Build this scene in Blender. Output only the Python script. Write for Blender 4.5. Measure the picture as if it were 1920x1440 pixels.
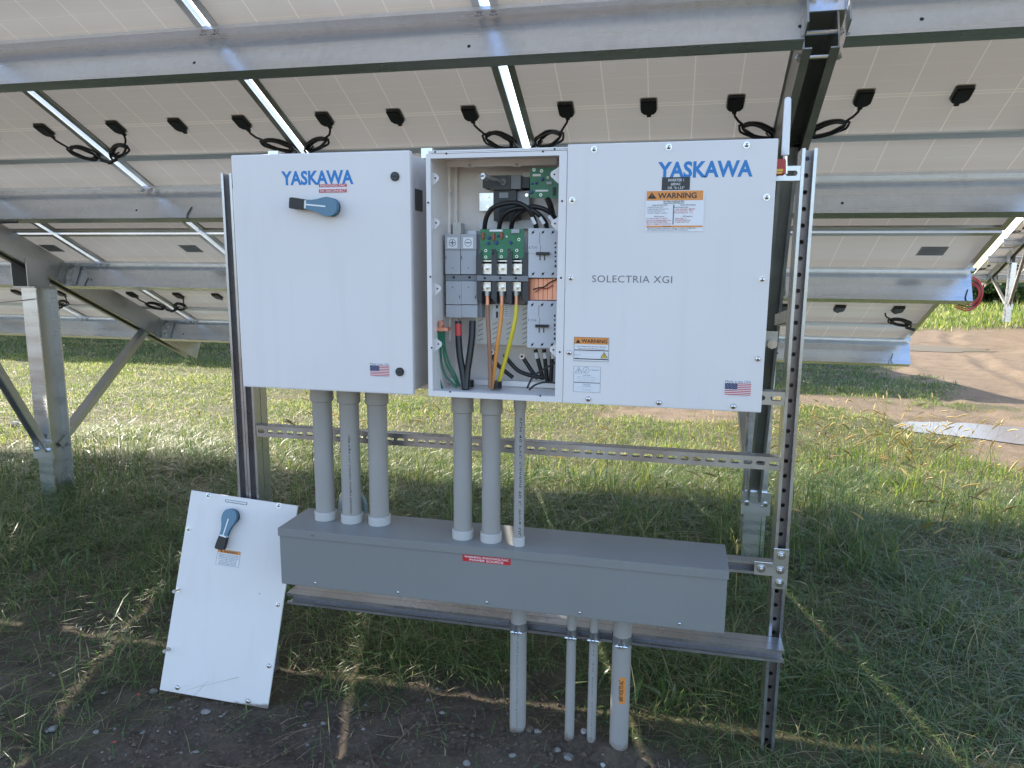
import bpy, bmesh, math, random
import numpy as np
from mathutils import Vector, Matrix

random.seed(7)
RNG = np.random.default_rng(11)
for o in list(bpy.data.objects):
    bpy.data.objects.remove(o)
SC = bpy.context.scene
COL = SC.collection

# ------------------------------------------------------------------ camera, sky, sun, exposure
F_PX, YAW, PITCH, ROLL, CAM_Z = 1362.26, 0.222291, 0.162791, 0.007842, 1.5
_cy, _sy, _cp, _sp = math.cos(YAW), math.sin(YAW), math.cos(PITCH), math.sin(PITCH)
_f = Vector((-_sy*_cp, _cy*_cp, -_sp)); _r0 = Vector((_cy, _sy, 0)); _u0 = _r0.cross(_f)
_r = math.cos(ROLL)*_r0 + math.sin(ROLL)*_u0; _u = -math.sin(ROLL)*_r0 + math.cos(ROLL)*_u0
CAMPOS = Vector((0, 0, CAM_Z))
cam_d = bpy.data.cameras.new('camera'); cam = bpy.data.objects.new('camera', cam_d); COL.objects.link(cam)
cam_d.sensor_fit = 'HORIZONTAL'; cam_d.sensor_width = 36.0; cam_d.lens = 36.0*F_PX/1920
cam_d.clip_start = 0.05; cam_d.clip_end = 2000
cam.matrix_world = Matrix(((_r.x, _u.x, -_f.x, 0), (_r.y, _u.y, -_f.y, 0), (_r.z, _u.z, -_f.z, CAM_Z), (0, 0, 0, 1)))
SC.camera = cam

SUN_TO = Vector((-0.92, 0.855, 1.0)).normalized()
world = bpy.data.worlds.new('World'); SC.world = world; world.use_nodes = True
wn = world.node_tree.nodes; wl = world.node_tree.links
wn.clear()
sky = wn.new('ShaderNodeTexSky'); sky.sky_type = 'NISHITA'; sky.sun_disc = False
sky.sun_elevation = math.asin(SUN_TO.z); sky.sun_rotation = math.atan2(SUN_TO.x, SUN_TO.y)
sky.air_density = 1.0; sky.dust_density = 1.6; sky.ozone_density = .5
bg = wn.new('ShaderNodeBackground'); bg.inputs[1].default_value = 0.15
wo = wn.new('ShaderNodeOutputWorld')
wl.new(sky.outputs[0], bg.inputs[0]); wl.new(bg.outputs[0], wo.inputs[0])
sun_d = bpy.data.lights.new('sun', 'SUN'); sun_d.energy = 3.5; sun_d.angle = math.radians(0.5); sun_d.color = (1.0, 0.92, 0.79)
sun = bpy.data.objects.new('sun', sun_d); COL.objects.link(sun)
sun.rotation_euler = (-SUN_TO).to_track_quat('-Z', 'Y').to_euler(); sun.location = (0, 0, 30)
SC.view_settings.view_transform = 'Standard'; SC.view_settings.look = 'None'
SC.view_settings.exposure = 1.78; SC.view_settings.gamma = 1.0; SC.view_settings.use_curve_mapping = False

# ------------------------------------------------------------------ measuring helpers
def ray(px, py):
    return _f + (px-960)/F_PX*_r - (py-720)/F_PX*_u
def at(px, py, Y):
    """point of the real vertical plane y = Y that a survey sighting falls on"""
    d = ray(px, py); return CAMPOS + d*(Y/d.y)
def on(px, py, O, n):
    d = ray(px, py); k = (Vector(O)-CAMPOS).dot(n)/d.dot(n); return CAMPOS + d*k
V = lambda *a: Vector(a)

# ------------------------------------------------------------------ materials
def mat(name, color, rough=0.5, metal=0.0, spec=0.5, var=0.0, vscale=8.0, bump=0.0, bscale=60.0, rvar=0.0):
    m = bpy.data.materials.new(name); m.use_nodes = True
    nt = m.node_tree; b = nt.nodes['Principled BSDF']
    b.inputs['Base Color'].default_value = (*color, 1); b.inputs['Roughness'].default_value = rough
    b.inputs['Metallic'].default_value = metal; b.inputs['Specular IOR Level'].default_value = spec
    if var or bump or rvar:
        tc = nt.nodes.new('ShaderNodeTexCoord')
    if var or rvar:
        n = nt.nodes.new('ShaderNodeTexNoise'); n.inputs['Scale'].default_value = vscale; n.inputs['Detail'].default_value = 5
        nt.links.new(tc.outputs['Object'], n.inputs['Vector'])
    if var:
        r = nt.nodes.new('ShaderNodeMapRange'); r.inputs[1].default_value = 0.3; r.inputs[2].default_value = 0.7
        r.inputs[3].default_value = 1-var; r.inputs[4].default_value = 1+var
        nt.links.new(n.outputs['Fac'], r.inputs[0])
        mx = nt.nodes.new('ShaderNodeVectorMath'); mx.operation = 'SCALE'
        mx.inputs[0].default_value = color; nt.links.new(r.outputs[0], mx.inputs['Scale'])
        nt.links.new(mx.outputs[0], b.inputs['Base Color'])
    if rvar:
        r = nt.nodes.new('ShaderNodeMapRange'); r.inputs[3].default_value = max(.02, rough-rvar); r.inputs[4].default_value = rough+rvar
        nt.links.new(n.outputs['Fac'], r.inputs[0]); nt.links.new(r.outputs[0], b.inputs['Roughness'])
    if bump:
        n2 = nt.nodes.new('ShaderNodeTexNoise'); n2.inputs['Scale'].default_value = bscale; n2.inputs['Detail'].default_value = 4
        nt.links.new(tc.outputs['Object'], n2.inputs['Vector'])
        bp = nt.nodes.new('ShaderNodeBump'); bp.inputs['Strength'].default_value = bump; bp.inputs['Distance'].default_value = 0.002
        nt.links.new(n2.outputs['Fac'], bp.inputs['Height']); nt.links.new(bp.outputs[0], b.inputs['Normal'])
    return m

def galv_mat(name, color, rough, metal=0.9, spangle=90.0, amp=0.12, streak=True):
    m = bpy.data.materials.new(name); m.use_nodes = True
    nt = m.node_tree; b = nt.nodes['Principled BSDF']; N = nt.nodes.new; L = nt.links.new
    b.inputs['Metallic'].default_value = metal
    tc = N('ShaderNodeTexCoord')
    vo = N('ShaderNodeTexVoronoi'); vo.inputs['Scale'].default_value = spangle; L(tc.outputs['Object'], vo.inputs['Vector'])
    no = N('ShaderNodeTexNoise'); no.inputs['Scale'].default_value = 5; no.inputs['Detail'].default_value = 6
    mp = N('ShaderNodeMapping'); mp.inputs['Scale'].default_value = (.12, 2.2, 2.2) if streak else (1, 1, 1)
    L(tc.outputs['Object'], mp.inputs['Vector']); L(mp.outputs[0], no.inputs['Vector'])
    sep = N('ShaderNodeSeparateColor'); L(vo.outputs['Color'], sep.inputs[0])
    a = N('ShaderNodeMath'); a.operation = 'MULTIPLY_ADD'; L(sep.outputs[0], a.inputs[0]); a.inputs[1].default_value = amp; a.inputs[2].default_value = 1-amp*.5
    c = N('ShaderNodeMath'); c.operation = 'MULTIPLY_ADD'; L(no.outputs['Fac'], c.inputs[0]); c.inputs[1].default_value = .36; c.inputs[2].default_value = .82
    d = N('ShaderNodeMath'); d.operation = 'MULTIPLY'; L(a.outputs[0], d.inputs[0]); L(c.outputs[0], d.inputs[1])
    s = N('ShaderNodeVectorMath'); s.operation = 'SCALE'; s.inputs[0].default_value = color; L(d.outputs[0], s.inputs['Scale'])
    L(s.outputs[0], b.inputs['Base Color'])
    r = N('ShaderNodeMapRange'); r.inputs[1].default_value = .3; r.inputs[2].default_value = .7
    r.inputs[3].default_value = rough-.09; r.inputs[4].default_value = rough+.12
    L(no.outputs['Fac'], r.inputs[0]); L(r.outputs[0], b.inputs['Roughness'])
    return m

M = {}
M['white'] = mat('white_powder_coat', (.72, .685, .675), .38, bump=.12, bscale=900, var=.035, vscale=2.2, rvar=.06, spec=.45)
M['greybox'] = mat('grey_powder_coat', (.222, .226, .222), .33, bump=.12, bscale=800, var=.03, vscale=3)
M['pvc'] = mat('grey_pvc', (.335, .322, .308), .38, var=.06, vscale=6)
M['pvc_fit'] = mat('grey_pvc_fitting', (.46, .45, .44), .33, var=.04, vscale=9)
M['galv'] = galv_mat('galvanised_steel', (.72, .74, .78), .27, amp=.05, spangle=60)
M['galv_dull'] = galv_mat('dull_galvanised_steel', (.42, .42, .41), .40, metal=.8, amp=.06)
M['galv_bright'] = galv_mat('bright_zinc', (.72, .73, .74), .26, amp=.06)
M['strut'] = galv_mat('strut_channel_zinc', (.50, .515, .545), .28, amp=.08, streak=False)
M['strut_in'] = galv_mat('reflection_tinted_strut_web', (.30, .265, .255), .42, metal=.7, amp=.08, streak=False)  # brown reflection of soil and grass put into the web colour
M['alu'] = galv_mat('anodised_aluminium', (.62, .62, .62), .38, amp=.03)
M['steel'] = mat('bright_screw_steel', (.7, .7, .72), .22, metal=1)
M['black'] = mat('black_plastic', (.013, .013, .014), .42)
M['cable'] = mat('black_cable_jacket', (.014, .014, .015), .36)
M['dark'] = mat('dark_grey_plastic', (.045, .048, .052), .45)
M['hole'] = mat('dark_hole', (.02, .02, .02), .8)
M['handle'] = mat('blue_grey_handle_plastic', (.085, .19, .28), .32)
M['print_white'] = mat('white_print', (.78, .78, .78), .45)
M['label_white'] = mat('white_vinyl_label', (.74, .74, .76), .35)
M['label_clear'] = mat('pale_label', (.70, .71, .74), .35)
M['ink'] = mat('black_ink', (.02, .02, .025), .5)
M['ink_grey'] = mat('grey_ink', (.16, .16, .18), .5)
M['blue_ink'] = mat('blue_logo_ink', (.012, .18, .48), .4)
M['orange_lab'] = mat('orange_label', (.72, .27, .06), .4)
M['red_lab'] = mat('red_label', (.50, .03, .035), .4)
M['flag_red'] = mat('flag_red', (.50, .03, .05), .4)
M['flag_blue'] = mat('flag_blue', (.02, .03, .12), .4)
M['yellow_lab'] = mat('yellow_label', (.75, .50, .05), .4)
M['black_lab'] = mat('black_label', (.025, .027, .03), .4)
M['cabin'] = mat('inner_galvanised_sheet', (.84, .78, .745), .36, metal=.1, var=.06, vscale=4)
M['cream'] = mat('cream_plastic', (.62, .59, .53), .5)
M['contactor'] = mat('pale_grey_plastic', (.56, .57, .60), .42, var=.02)
M['lgrey'] = mat('light_grey_plastic', (.40, .41, .44), .42, var=.02)
M['mgrey'] = mat('mid_grey_plastic', (.21, .22, .24), .45)
M['pcb'] = mat('green_circuit_board', (.02, .17, .08), .35, var=.15, vscale=60)
M['pcb_pad'] = mat('solder_pad', (.7, .72, .7), .3, metal=.6)
M['cap_blue'] = mat('blue_capacitor', (.02, .05, .25), .35)
M['cap_red'] = mat('brick_resistor', (.42, .08, .05), .4)
M['copper'] = mat('copper_bar', (.80, .38, .26), .35, metal=.7)
M['brown_w'] = mat('brown_wire', (.30, .15, .09), .4)
M['orange_w'] = mat('orange_wire', (.72, .30, .07), .4)
M['yellow_w'] = mat('yellow_wire', (.72, .58, .04), .4)
M['green_w'] = mat('green_wire', (.03, .16, .09), .4)
M['red_w'] = mat('red_sleeve', (.55, .05, .05), .4)
M['antenna'] = mat('white_antenna_plastic', (.75, .75, .76), .35)
M['red_fit'] = mat('red_plastic_fitting', (.42, .04, .03), .4)
M['jug'] = mat('blue_grey_jug_plastic', (.15, .20, .22), .35)
M['sealant'] = mat('white_sealant', (.66, .64, .60), .6)
M['plate'] = mat('grey_nameplate', (.28, .29, .31), .5)
M['red_scrap'] = mat('red_scrap', (.30, .035, .03), .6)

def weather(m, specks=0.0, streak=0.0, mud=0.0):
    nt = m.node_tree; N = nt.nodes.new; L = nt.links.new; b = nt.nodes['Principled BSDF']; col = b.inputs['Base Color']
    src = col.links[0].from_socket if col.links else None
    g = N('ShaderNodeNewGeometry')
    def mixin(fac, c):
        nonlocal src
        k = N('ShaderNodeMixRGB'); L(fac, k.inputs[0]); k.inputs[2].default_value = (*c, 1)
        if src: L(src, k.inputs[1])
        else: k.inputs[1].default_value = col.default_value
        src = k.outputs[0]
    def mth(op, a, b_=None, c=None):
        k = N('ShaderNodeMath'); k.operation = op; k.use_clamp = op == 'MULTIPLY'
        for i, v in enumerate((a, b_, c)):
            if v is None: continue
            if isinstance(v, (int, float)): k.inputs[i].default_value = v
            else: L(v, k.inputs[i])
        return k.outputs[0]
    def noise(sc, scale=(1, 1, 1), det=4):
        mp = N('ShaderNodeMapping'); mp.inputs['Scale'].default_value = scale; L(g.outputs['Position'], mp.inputs['Vector'])
        n = N('ShaderNodeTexNoise'); n.inputs['Scale'].default_value = sc; n.inputs['Detail'].default_value = det; L(mp.outputs[0], n.inputs['Vector']); return n.outputs['Fac']
    def ramp(f, lo, hi, to=1.0):
        r = N('ShaderNodeMapRange'); L(f, r.inputs[0]); r.inputs[1].default_value = lo; r.inputs[2].default_value = hi; r.inputs[4].default_value = to; return r.outputs[0]
    if streak:
        mixin(mth('MULTIPLY', ramp(noise(9, (3, 3, .25)), .52, .78, streak), ramp(noise(2.0), .35, .65)), (.36, .32, .27))
    if specks:
        v = N('ShaderNodeTexVoronoi'); v.inputs['Scale'].default_value = 11; L(g.outputs['Position'], v.inputs['Vector'])
        sp = N('ShaderNodeSeparateColor'); L(v.outputs['Color'], sp.inputs[0])
        near = mth('LESS_THAN', v.outputs['Distance'], .03); some = mth('GREATER_THAN', sp.outputs[0], 1-specks)
        mixin(mth('MULTIPLY', mth('MULTIPLY', near, some), .6), (.12, .10, .09))
    if mud:
        z = N('ShaderNodeSeparateXYZ'); L(g.outputs['Position'], z.inputs[0])
        h = ramp(z.outputs['Z'], mud, 0.0)
        mixin(mth('MULTIPLY', ramp(mth('ADD', h, noise(38, det=6)), .88, 1.25), .85), (.13, .10, .075))
    L(src, col)
weather(M['white'], specks=.16, streak=.10, mud=.022)
weather(M['pvc'], streak=.18, mud=.06)
weather(M['pvc_fit'], streak=.12)
weather(M['greybox'], specks=.12, streak=.14)
weather(M['galv'], streak=.20)

def leaf_mat(name, stops, trans=0.35, rough=.45):
    m = bpy.data.materials.new(name); m.use_nodes = True
    nt = m.node_tree; N = nt.nodes.new; L = nt.links.new
    b = nt.nodes['Principled BSDF']; out = nt.nodes['Material Output']
    g = N('ShaderNodeNewGeometry'); cr = N('ShaderNodeValToRGB')
    el = cr.color_ramp.elements
    while len(el) > 2: el.remove(el[1])
    el[0].position, el[0].color = stops[0][0], (*stops[0][1], 1)
    el[1].position, el[1].color = stops[-1][0], (*stops[-1][1], 1)
    for p, c in stops[1:-1]:
        e = el.new(p); e.color = (*c, 1)
    no = N('ShaderNodeTexNoise'); no.inputs['Scale'].default_value = 1.3; no.inputs['Detail'].default_value = 2
    L(g.outputs['Position'], no.inputs['Vector'])
    a = N('ShaderNodeMath'); a.operation = 'MULTIPLY_ADD'; L(no.outputs['Fac'], a.inputs[0]); a.inputs[1].default_value = .9; a.inputs[2].default_value = -.45
    ad = N('ShaderNodeMath'); ad.operation = 'ADD'; ad.use_clamp = True
    L(g.outputs['Random Per Island'], ad.inputs[0]); L(a.outputs[0], ad.inputs[1])
    L(ad.outputs[0], cr.inputs[0]); L(cr.outputs[0], b.inputs['Base Color'])
    b.inputs['Roughness'].default_value = rough; b.inputs['Specular IOR Level'].default_value = .4
    t = N('ShaderNodeBsdfTranslucent')
    br = N('ShaderNodeVectorMath'); br.operation = 'MULTIPLY'; br.inputs[1].default_value = (1.25, 1.3, .7); L(cr.outputs[0], br.inputs[0]); L(br.outputs[0], t.inputs['Color'])
    ms = N('ShaderNodeMixShader'); ms.inputs[0].default_value = trans
    L(b.outputs[0], ms.inputs[1]); L(t.outputs[0], ms.inputs[2]); L(ms.outputs[0], out.inputs['Surface'])
    return m
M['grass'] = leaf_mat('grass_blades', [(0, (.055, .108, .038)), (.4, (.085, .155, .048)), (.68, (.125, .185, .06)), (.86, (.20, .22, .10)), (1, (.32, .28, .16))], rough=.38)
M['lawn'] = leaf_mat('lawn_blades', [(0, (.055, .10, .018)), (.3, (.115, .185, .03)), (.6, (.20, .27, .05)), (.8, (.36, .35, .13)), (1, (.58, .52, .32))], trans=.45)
M['tuft'] = leaf_mat('tall_grass_blades', [(0, (.05, .10, .02)), (.5, (.12, .20, .04)), (.8, (.20, .26, .06)), (1, (.36, .34, .13))], trans=.45)
M['straw'] = leaf_mat('dry_straw', [(0, (.09, .065, .04)), (.5, (.17, .13, .08)), (1, (.30, .24, .15))], trans=.2, rough=.6)
M['foxtail'] = leaf_mat('foxtail_heads', [(0, (.16, .14, .06)), (.4, (.42, .32, .12)), (1, (.62, .48, .24))], trans=.4, rough=.6)
M['leaf'] = leaf_mat('hedge_leaves', [(0, (.02, .045, .012)), (.5, (.045, .085, .02)), (1, (.10, .14, .04))], trans=.3)
M['bark'] = mat('bark', (.10, .075, .055), .85, var=.25, vscale=14)

def panel_back():
    m = bpy.data.materials.new('panel_backsheet'); m.use_nodes = True
    nt = m.node_tree; N = nt.nodes.new; L = nt.links.new; b = nt.nodes['Principled BSDF']
    uv = N('ShaderNodeUVMap'); uv.uv_map = 'UVMap'; sp = N('ShaderNodeSeparateXYZ'); L(uv.outputs[0], sp.inputs[0])
    def line(src, n, w, off=0.0):
        mu = N('ShaderNodeMath'); mu.operation = 'MULTIPLY_ADD'; L(src, mu.inputs[0]); mu.inputs[1].default_value = n; mu.inputs[2].default_value = off
        fr = N('ShaderNodeMath'); fr.operation = 'PINGPONG'; L(mu.outputs[0], fr.inputs[0]); fr.inputs[1].default_value = .5
        lt = N('ShaderNodeMath'); lt.operation = 'LESS_THAN'; L(fr.outputs[0], lt.inputs[0]); lt.inputs[1].default_value = w
        return lt.outputs[0]
    col = line(sp.outputs[0], 6, .014); row = line(sp.outputs[1], 24, .018)
    c1 = N('ShaderNodeMath'); c1.operation = 'MULTIPLY'; L(row, c1.inputs[0]); c1.inputs[1].default_value = .38
    mx = N('ShaderNodeMath'); mx.operation = 'MAXIMUM'; L(col, mx.inputs[0]); L(c1.outputs[0], mx.inputs[1])
    # double bright line across the half-cell joint
    d = N('ShaderNodeMath'); d.operation = 'SUBTRACT'; L(sp.outputs[1], d.inputs[0]); d.inputs[1].default_value = .5
    da = N('ShaderNodeMath'); da.operation = 'ABSOLUTE'; L(d.outputs[0], da.inputs[0])
    d2 = N('ShaderNodeMath'); d2.operation = 'COMPARE'; L(da.outputs[0], d2.inputs[0]); d2.inputs[1].default_value = .0042; d2.inputs[2].default_value = .0011
    mx2 = N('ShaderNodeMath'); mx2.operation = 'MAXIMUM'; L(mx.outputs[0], mx2.inputs[0]); L(d2.outputs[0], mx2.inputs[1])
    no = N('ShaderNodeTexNoise'); no.inputs['Scale'].default_value = 2.2; no.inputs['Detail'].default_value = 4
    tc = N('ShaderNodeTexCoord'); L(tc.outputs['Object'], no.inputs['Vector'])
    cr = N('ShaderNodeMixRGB'); cr.inputs[1].default_value = (.60, .575, .555, 1); cr.inputs[2].default_value = (.71, .685, .66, 1); L(no.outputs['Fac'], cr.inputs[0])
    fin = N('ShaderNodeMixRGB'); L(mx2.outputs[0], fin.inputs[0]); L(cr.outputs[0], fin.inputs[1]); fin.inputs[2].default_value = (.84, .80, .74, 1)
    L(fin.outputs[0], b.inputs['Base Color'])
    b.inputs['Roughness'].default_value = .30; b.inputs['Specular IOR Level'].default_value = .4
    # added translucency: light from the sunny face let through to brighten the underside
    tr = N('ShaderNodeBsdfTranslucent'); sc = N('ShaderNodeVectorMath'); sc.operation = 'SCALE'; L(fin.outputs[0], sc.inputs[0]); sc.inputs['Scale'].default_value = 1.0
    L(sc.outputs[0], tr.inputs['Color'])
    tm = N('ShaderNodeMixShader'); tm.inputs[0].default_value = .062; L(b.outputs[0], tm.inputs[1]); L(tr.outputs[0], tm.inputs[2])
    top = N('ShaderNodeBsdfPrincipled'); top.inputs['Base Color'].default_value = (.015, .02, .035, 1); top.inputs['Roughness'].default_value = .1
    g = N('ShaderNodeNewGeometry'); fm = N('ShaderNodeMixShader'); L(g.outputs['Backfacing'], fm.inputs[0]); L(tm.outputs[0], fm.inputs[1]); L(top.outputs[0], fm.inputs[2])
    L(fm.outputs[0], nt.nodes['Material Output'].inputs['Surface'])
    return m
M['backsheet'] = panel_back()
M['cells'] = mat('dark_solar_cells', (.015, .02, .035), .12)

# ------------------------------------------------------------------ mesh collection
class MB:
    def __init__(s): s.v, s.f, s.m, s.mats = [], [], [], []
    def mi(s, mt):
        if mt not in s.mats: s.mats.append(mt)
        return s.mats.index(mt)
    def add(s, vs, fs, mt):
        k = len(s.v); i = s.mi(mt)
        s.v.extend([tuple(x) for x in vs])
        for f in fs: s.f.append([k+j for j in f]); s.m.append(i)
    def obox(s, o, a, b, c, ra, rb, rc, mt):
        o, a, b, c = Vector(o), Vector(a), Vector(b), Vector(c)
        vs = [o+a*x+b*y+c*z for x in ra for y in rb for z in rc]
        s.add(vs, [(0, 1, 3, 2), (4, 6, 7, 5), (0, 4, 5, 1), (2, 3, 7, 6), (0, 2, 6, 4), (1, 5, 7, 3)], mt)
    def box(s, x0, x1, y0, y1, z0, z1, mt):
        s.obox((0, 0, 0), (1, 0, 0), (0, 1, 0), (0, 0, 1), (x0, x1), (y0, y1), (z0, z1), mt)
    def prism(s, poly, vec, mt, mt_side=None):
        n = len(poly); vec = Vector(vec); p = [Vector(q) for q in poly]
        s.add(p, [tuple(range(n))], mt); s.add([q+vec for q in p], [tuple(reversed(range(n)))], mt)
        s.add(p+[q+vec for q in p], [(i, (i+1) % n, n+(i+1) % n, n+i) for i in range(n)], mt_side or mt)
    def tube(s, pts, r, mt, n=10, caps=True):
        pts = [Vector(p) for p in pts]; rr = r if isinstance(r, (list, tuple)) else [r]*len(pts)
        t0 = (pts[1]-pts[0]).normalized(); up = Vector((0, 0, 1)) if abs(t0.z) < .9 else Vector((1, 0, 0))
        a = t0.cross(up).normalized(); vs = []
        for i, p in enumerate(pts):
            t = (pts[min(i+1, len(pts)-1)]-pts[max(i-1, 0)])
            t = t.normalized() if t.length > 1e-9 else t0
            a = (a-t*a.dot(t)).normalized(); b = t.cross(a)
            for k in range(n):
                w = 2*math.pi*k/n; vs.append(p+(a*math.cos(w)+b*math.sin(w))*rr[i])
        fs = []
        for i in range(len(pts)-1):
            for k in range(n): fs.append((i*n+k, i*n+(k+1) % n, (i+1)*n+(k+1) % n, (i+1)*n+k))
        if caps: fs += [tuple(reversed(range(n))), tuple(range((len(pts)-1)*n, len(pts)*n))]
        s.add(vs, fs, mt)
    def cyl(s, p0, p1, r, mt, n=16, r2=None): s.tube([p0, p1], [r, r if r2 is None else r2], mt, n)
    def dome(s, c, d, r, h, mt, n=12):
        d = Vector(d).normalized(); c = Vector(c)
        s.tube([c, c+d*h*.35, c+d*h*.75, c+d*h], [r, r*.97, r*.72, r*.25], mt, n)
    def holed(s, O, a, b, nn, length, width, period, hole, mt, thick=.0022, start=None):
        """sheet strip along a (unit), width along b, with real holes; nn = outward normal"""
        O, a, b, nn = Vector(O), Vector(a), Vector(b), Vector(nn)
        k = max(1, int(length/period)); per = length/k; h = width/2; hw, hh = hole; N = 12
        ang = [2*math.pi*(i+.5)/N for i in range(N)]
        for j in range(k):
            c = O+a*(per*(j+.5)); ins, outs = [], []
            for w in ang:
                cx, cy = math.cos(w), math.sin(w)
                ex = (hw-hh)*(1 if cx > 0 else -1)
                ins.append((ex+hh*cx, hh*cy))
                m = max(abs(cx)/(per/2), abs(cy)/h); outs.append((cx/m, cy/m))
            # snap outer ring to the rectangle corners
            for sx in (-1, 1):
                for sy in (-1, 1):
                    q = min(range(N), key=lambda i: (outs[i][0]-sx*per/2)**2+(outs[i][1]-sy*h)**2); outs[q] = (sx*per/2, sy*h)
            for z, flip in ((0, False), (-thick, True)):
                vs = [c+a*x+b*y+nn*z for x, y in ins+outs]
                s.add(vs, [((i, (i+1) % N, N+(i+1) % N, N+i) if flip else (N+i, N+(i+1) % N, (i+1) % N, i)) for i in range(N)], mt)
            vs = [c+a*x+b*y for x, y in ins]+[c+a*x+b*y-nn*thick for x, y in ins]
            s.add(vs, [(i, (i+1) % N, N+(i+1) % N, N+i) for i in range(N)], mt)

WL = {}      # world position of each object's origin
def wpos(o): return WL[o.name] if o else Vector((0, 0, 0))
def link(o, parent, pos):
    COL.objects.link(o); WL[o.name] = Vector(pos)
    if parent: o.parent = parent
    o.location = Vector(pos)-wpos(parent)
    return o
def tag(o, label=None, cat=None, group=None, kind=None):
    if label: o['label'] = label
    if cat: o['category'] = cat
    if group: o['group'] = group
    if kind: o['kind'] = kind
    return o
def thing(name, pos, label, cat, group=None):
    o = bpy.data.objects.new(name, None); o.empty_display_size = .1
    link(o, None, pos); return tag(o, label, cat, group)
def tomesh(mb, name, origin, smooth=None, bevel=0):
    me = bpy.data.meshes.new(name); o = Vector(origin)
    me.from_pydata([(x-o.x, y-o.y, z-o.z) for x, y, z in mb.v], [], mb.f)
    for mt in mb.mats: me.materials.append(M[mt])
    me.polygons.foreach_set('material_index', mb.m)
    bm = bmesh.new(); bm.from_mesh(me)
    if bevel:
        bmesh.ops.remove_doubles(bm, verts=bm.verts, dist=1e-6)
        ed = [e for e in bm.edges if len(e.link_faces) == 2 and e.calc_face_angle(0) > .6]
        bmesh.ops.bevel(bm, geom=ed, offset=bevel, segments=2, profile=.6, affect='EDGES', clamp_overlap=True)
    bmesh.ops.recalc_face_normals(bm, faces=bm.faces)
    if smooth:
        for f in bm.faces: f.smooth = True
        for e in bm.edges:
            if len(e.link_faces) == 2 and e.calc_face_angle(0) > smooth: e.smooth = False
    bm.to_mesh(me); bm.free()
    return me
def obj(mb, name, parent=None, smooth=None, bevel=0, label=None):
    vs = np.array(mb.v); lo, hi = vs.min(0), vs.max(0)
    c = Vector(((lo[0]+hi[0])/2, (lo[1]+hi[1])/2, lo[2] if parent is None else (lo[2]+hi[2])/2))
    o = bpy.data.objects.new(name, tomesh(mb, name, c, smooth, bevel)); link(o, parent, c)
    if label: o['label'] = label
    return o
def inst(me, name, parent, pos, label=None):
    o = bpy.data.objects.new(name, me); link(o, parent, pos)
    if label: o['label'] = label
    return o

# ------------------------------------------------------------------ lettering and printed decals
_txt = {}
def glyphs(s, bold=0.0, shear=0.0, track=1.0):
    k = (s, bold, shear, track)
    if k in _txt: return _txt[k]
    cu = bpy.data.curves.new('lettering', 'FONT'); cu.body = s; cu.size = 1; cu.offset = bold; cu.shear = shear; cu.space_character = track
    cu.resolution_u = 3; cu.fill_mode = 'FRONT'
    ob = bpy.data.objects.new('lettering', cu); COL.objects.link(ob)
    dg = bpy.context.evaluated_depsgraph_get(); me = bpy.data.meshes.new_from_object(ob.evaluated_get(dg))
    vs = np.array([(v.co.x, v.co.y) for v in me.vertices]); fs = [tuple(p.vertices) for p in me.polygons]
    bpy.data.objects.remove(ob); bpy.data.curves.remove(cu); bpy.data.meshes.remove(me)
    lo, hi = vs.min(0), vs.max(0)
    _txt[k] = ((vs-lo)/(hi-lo), fs, (hi-lo)); return _txt[k]

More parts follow.
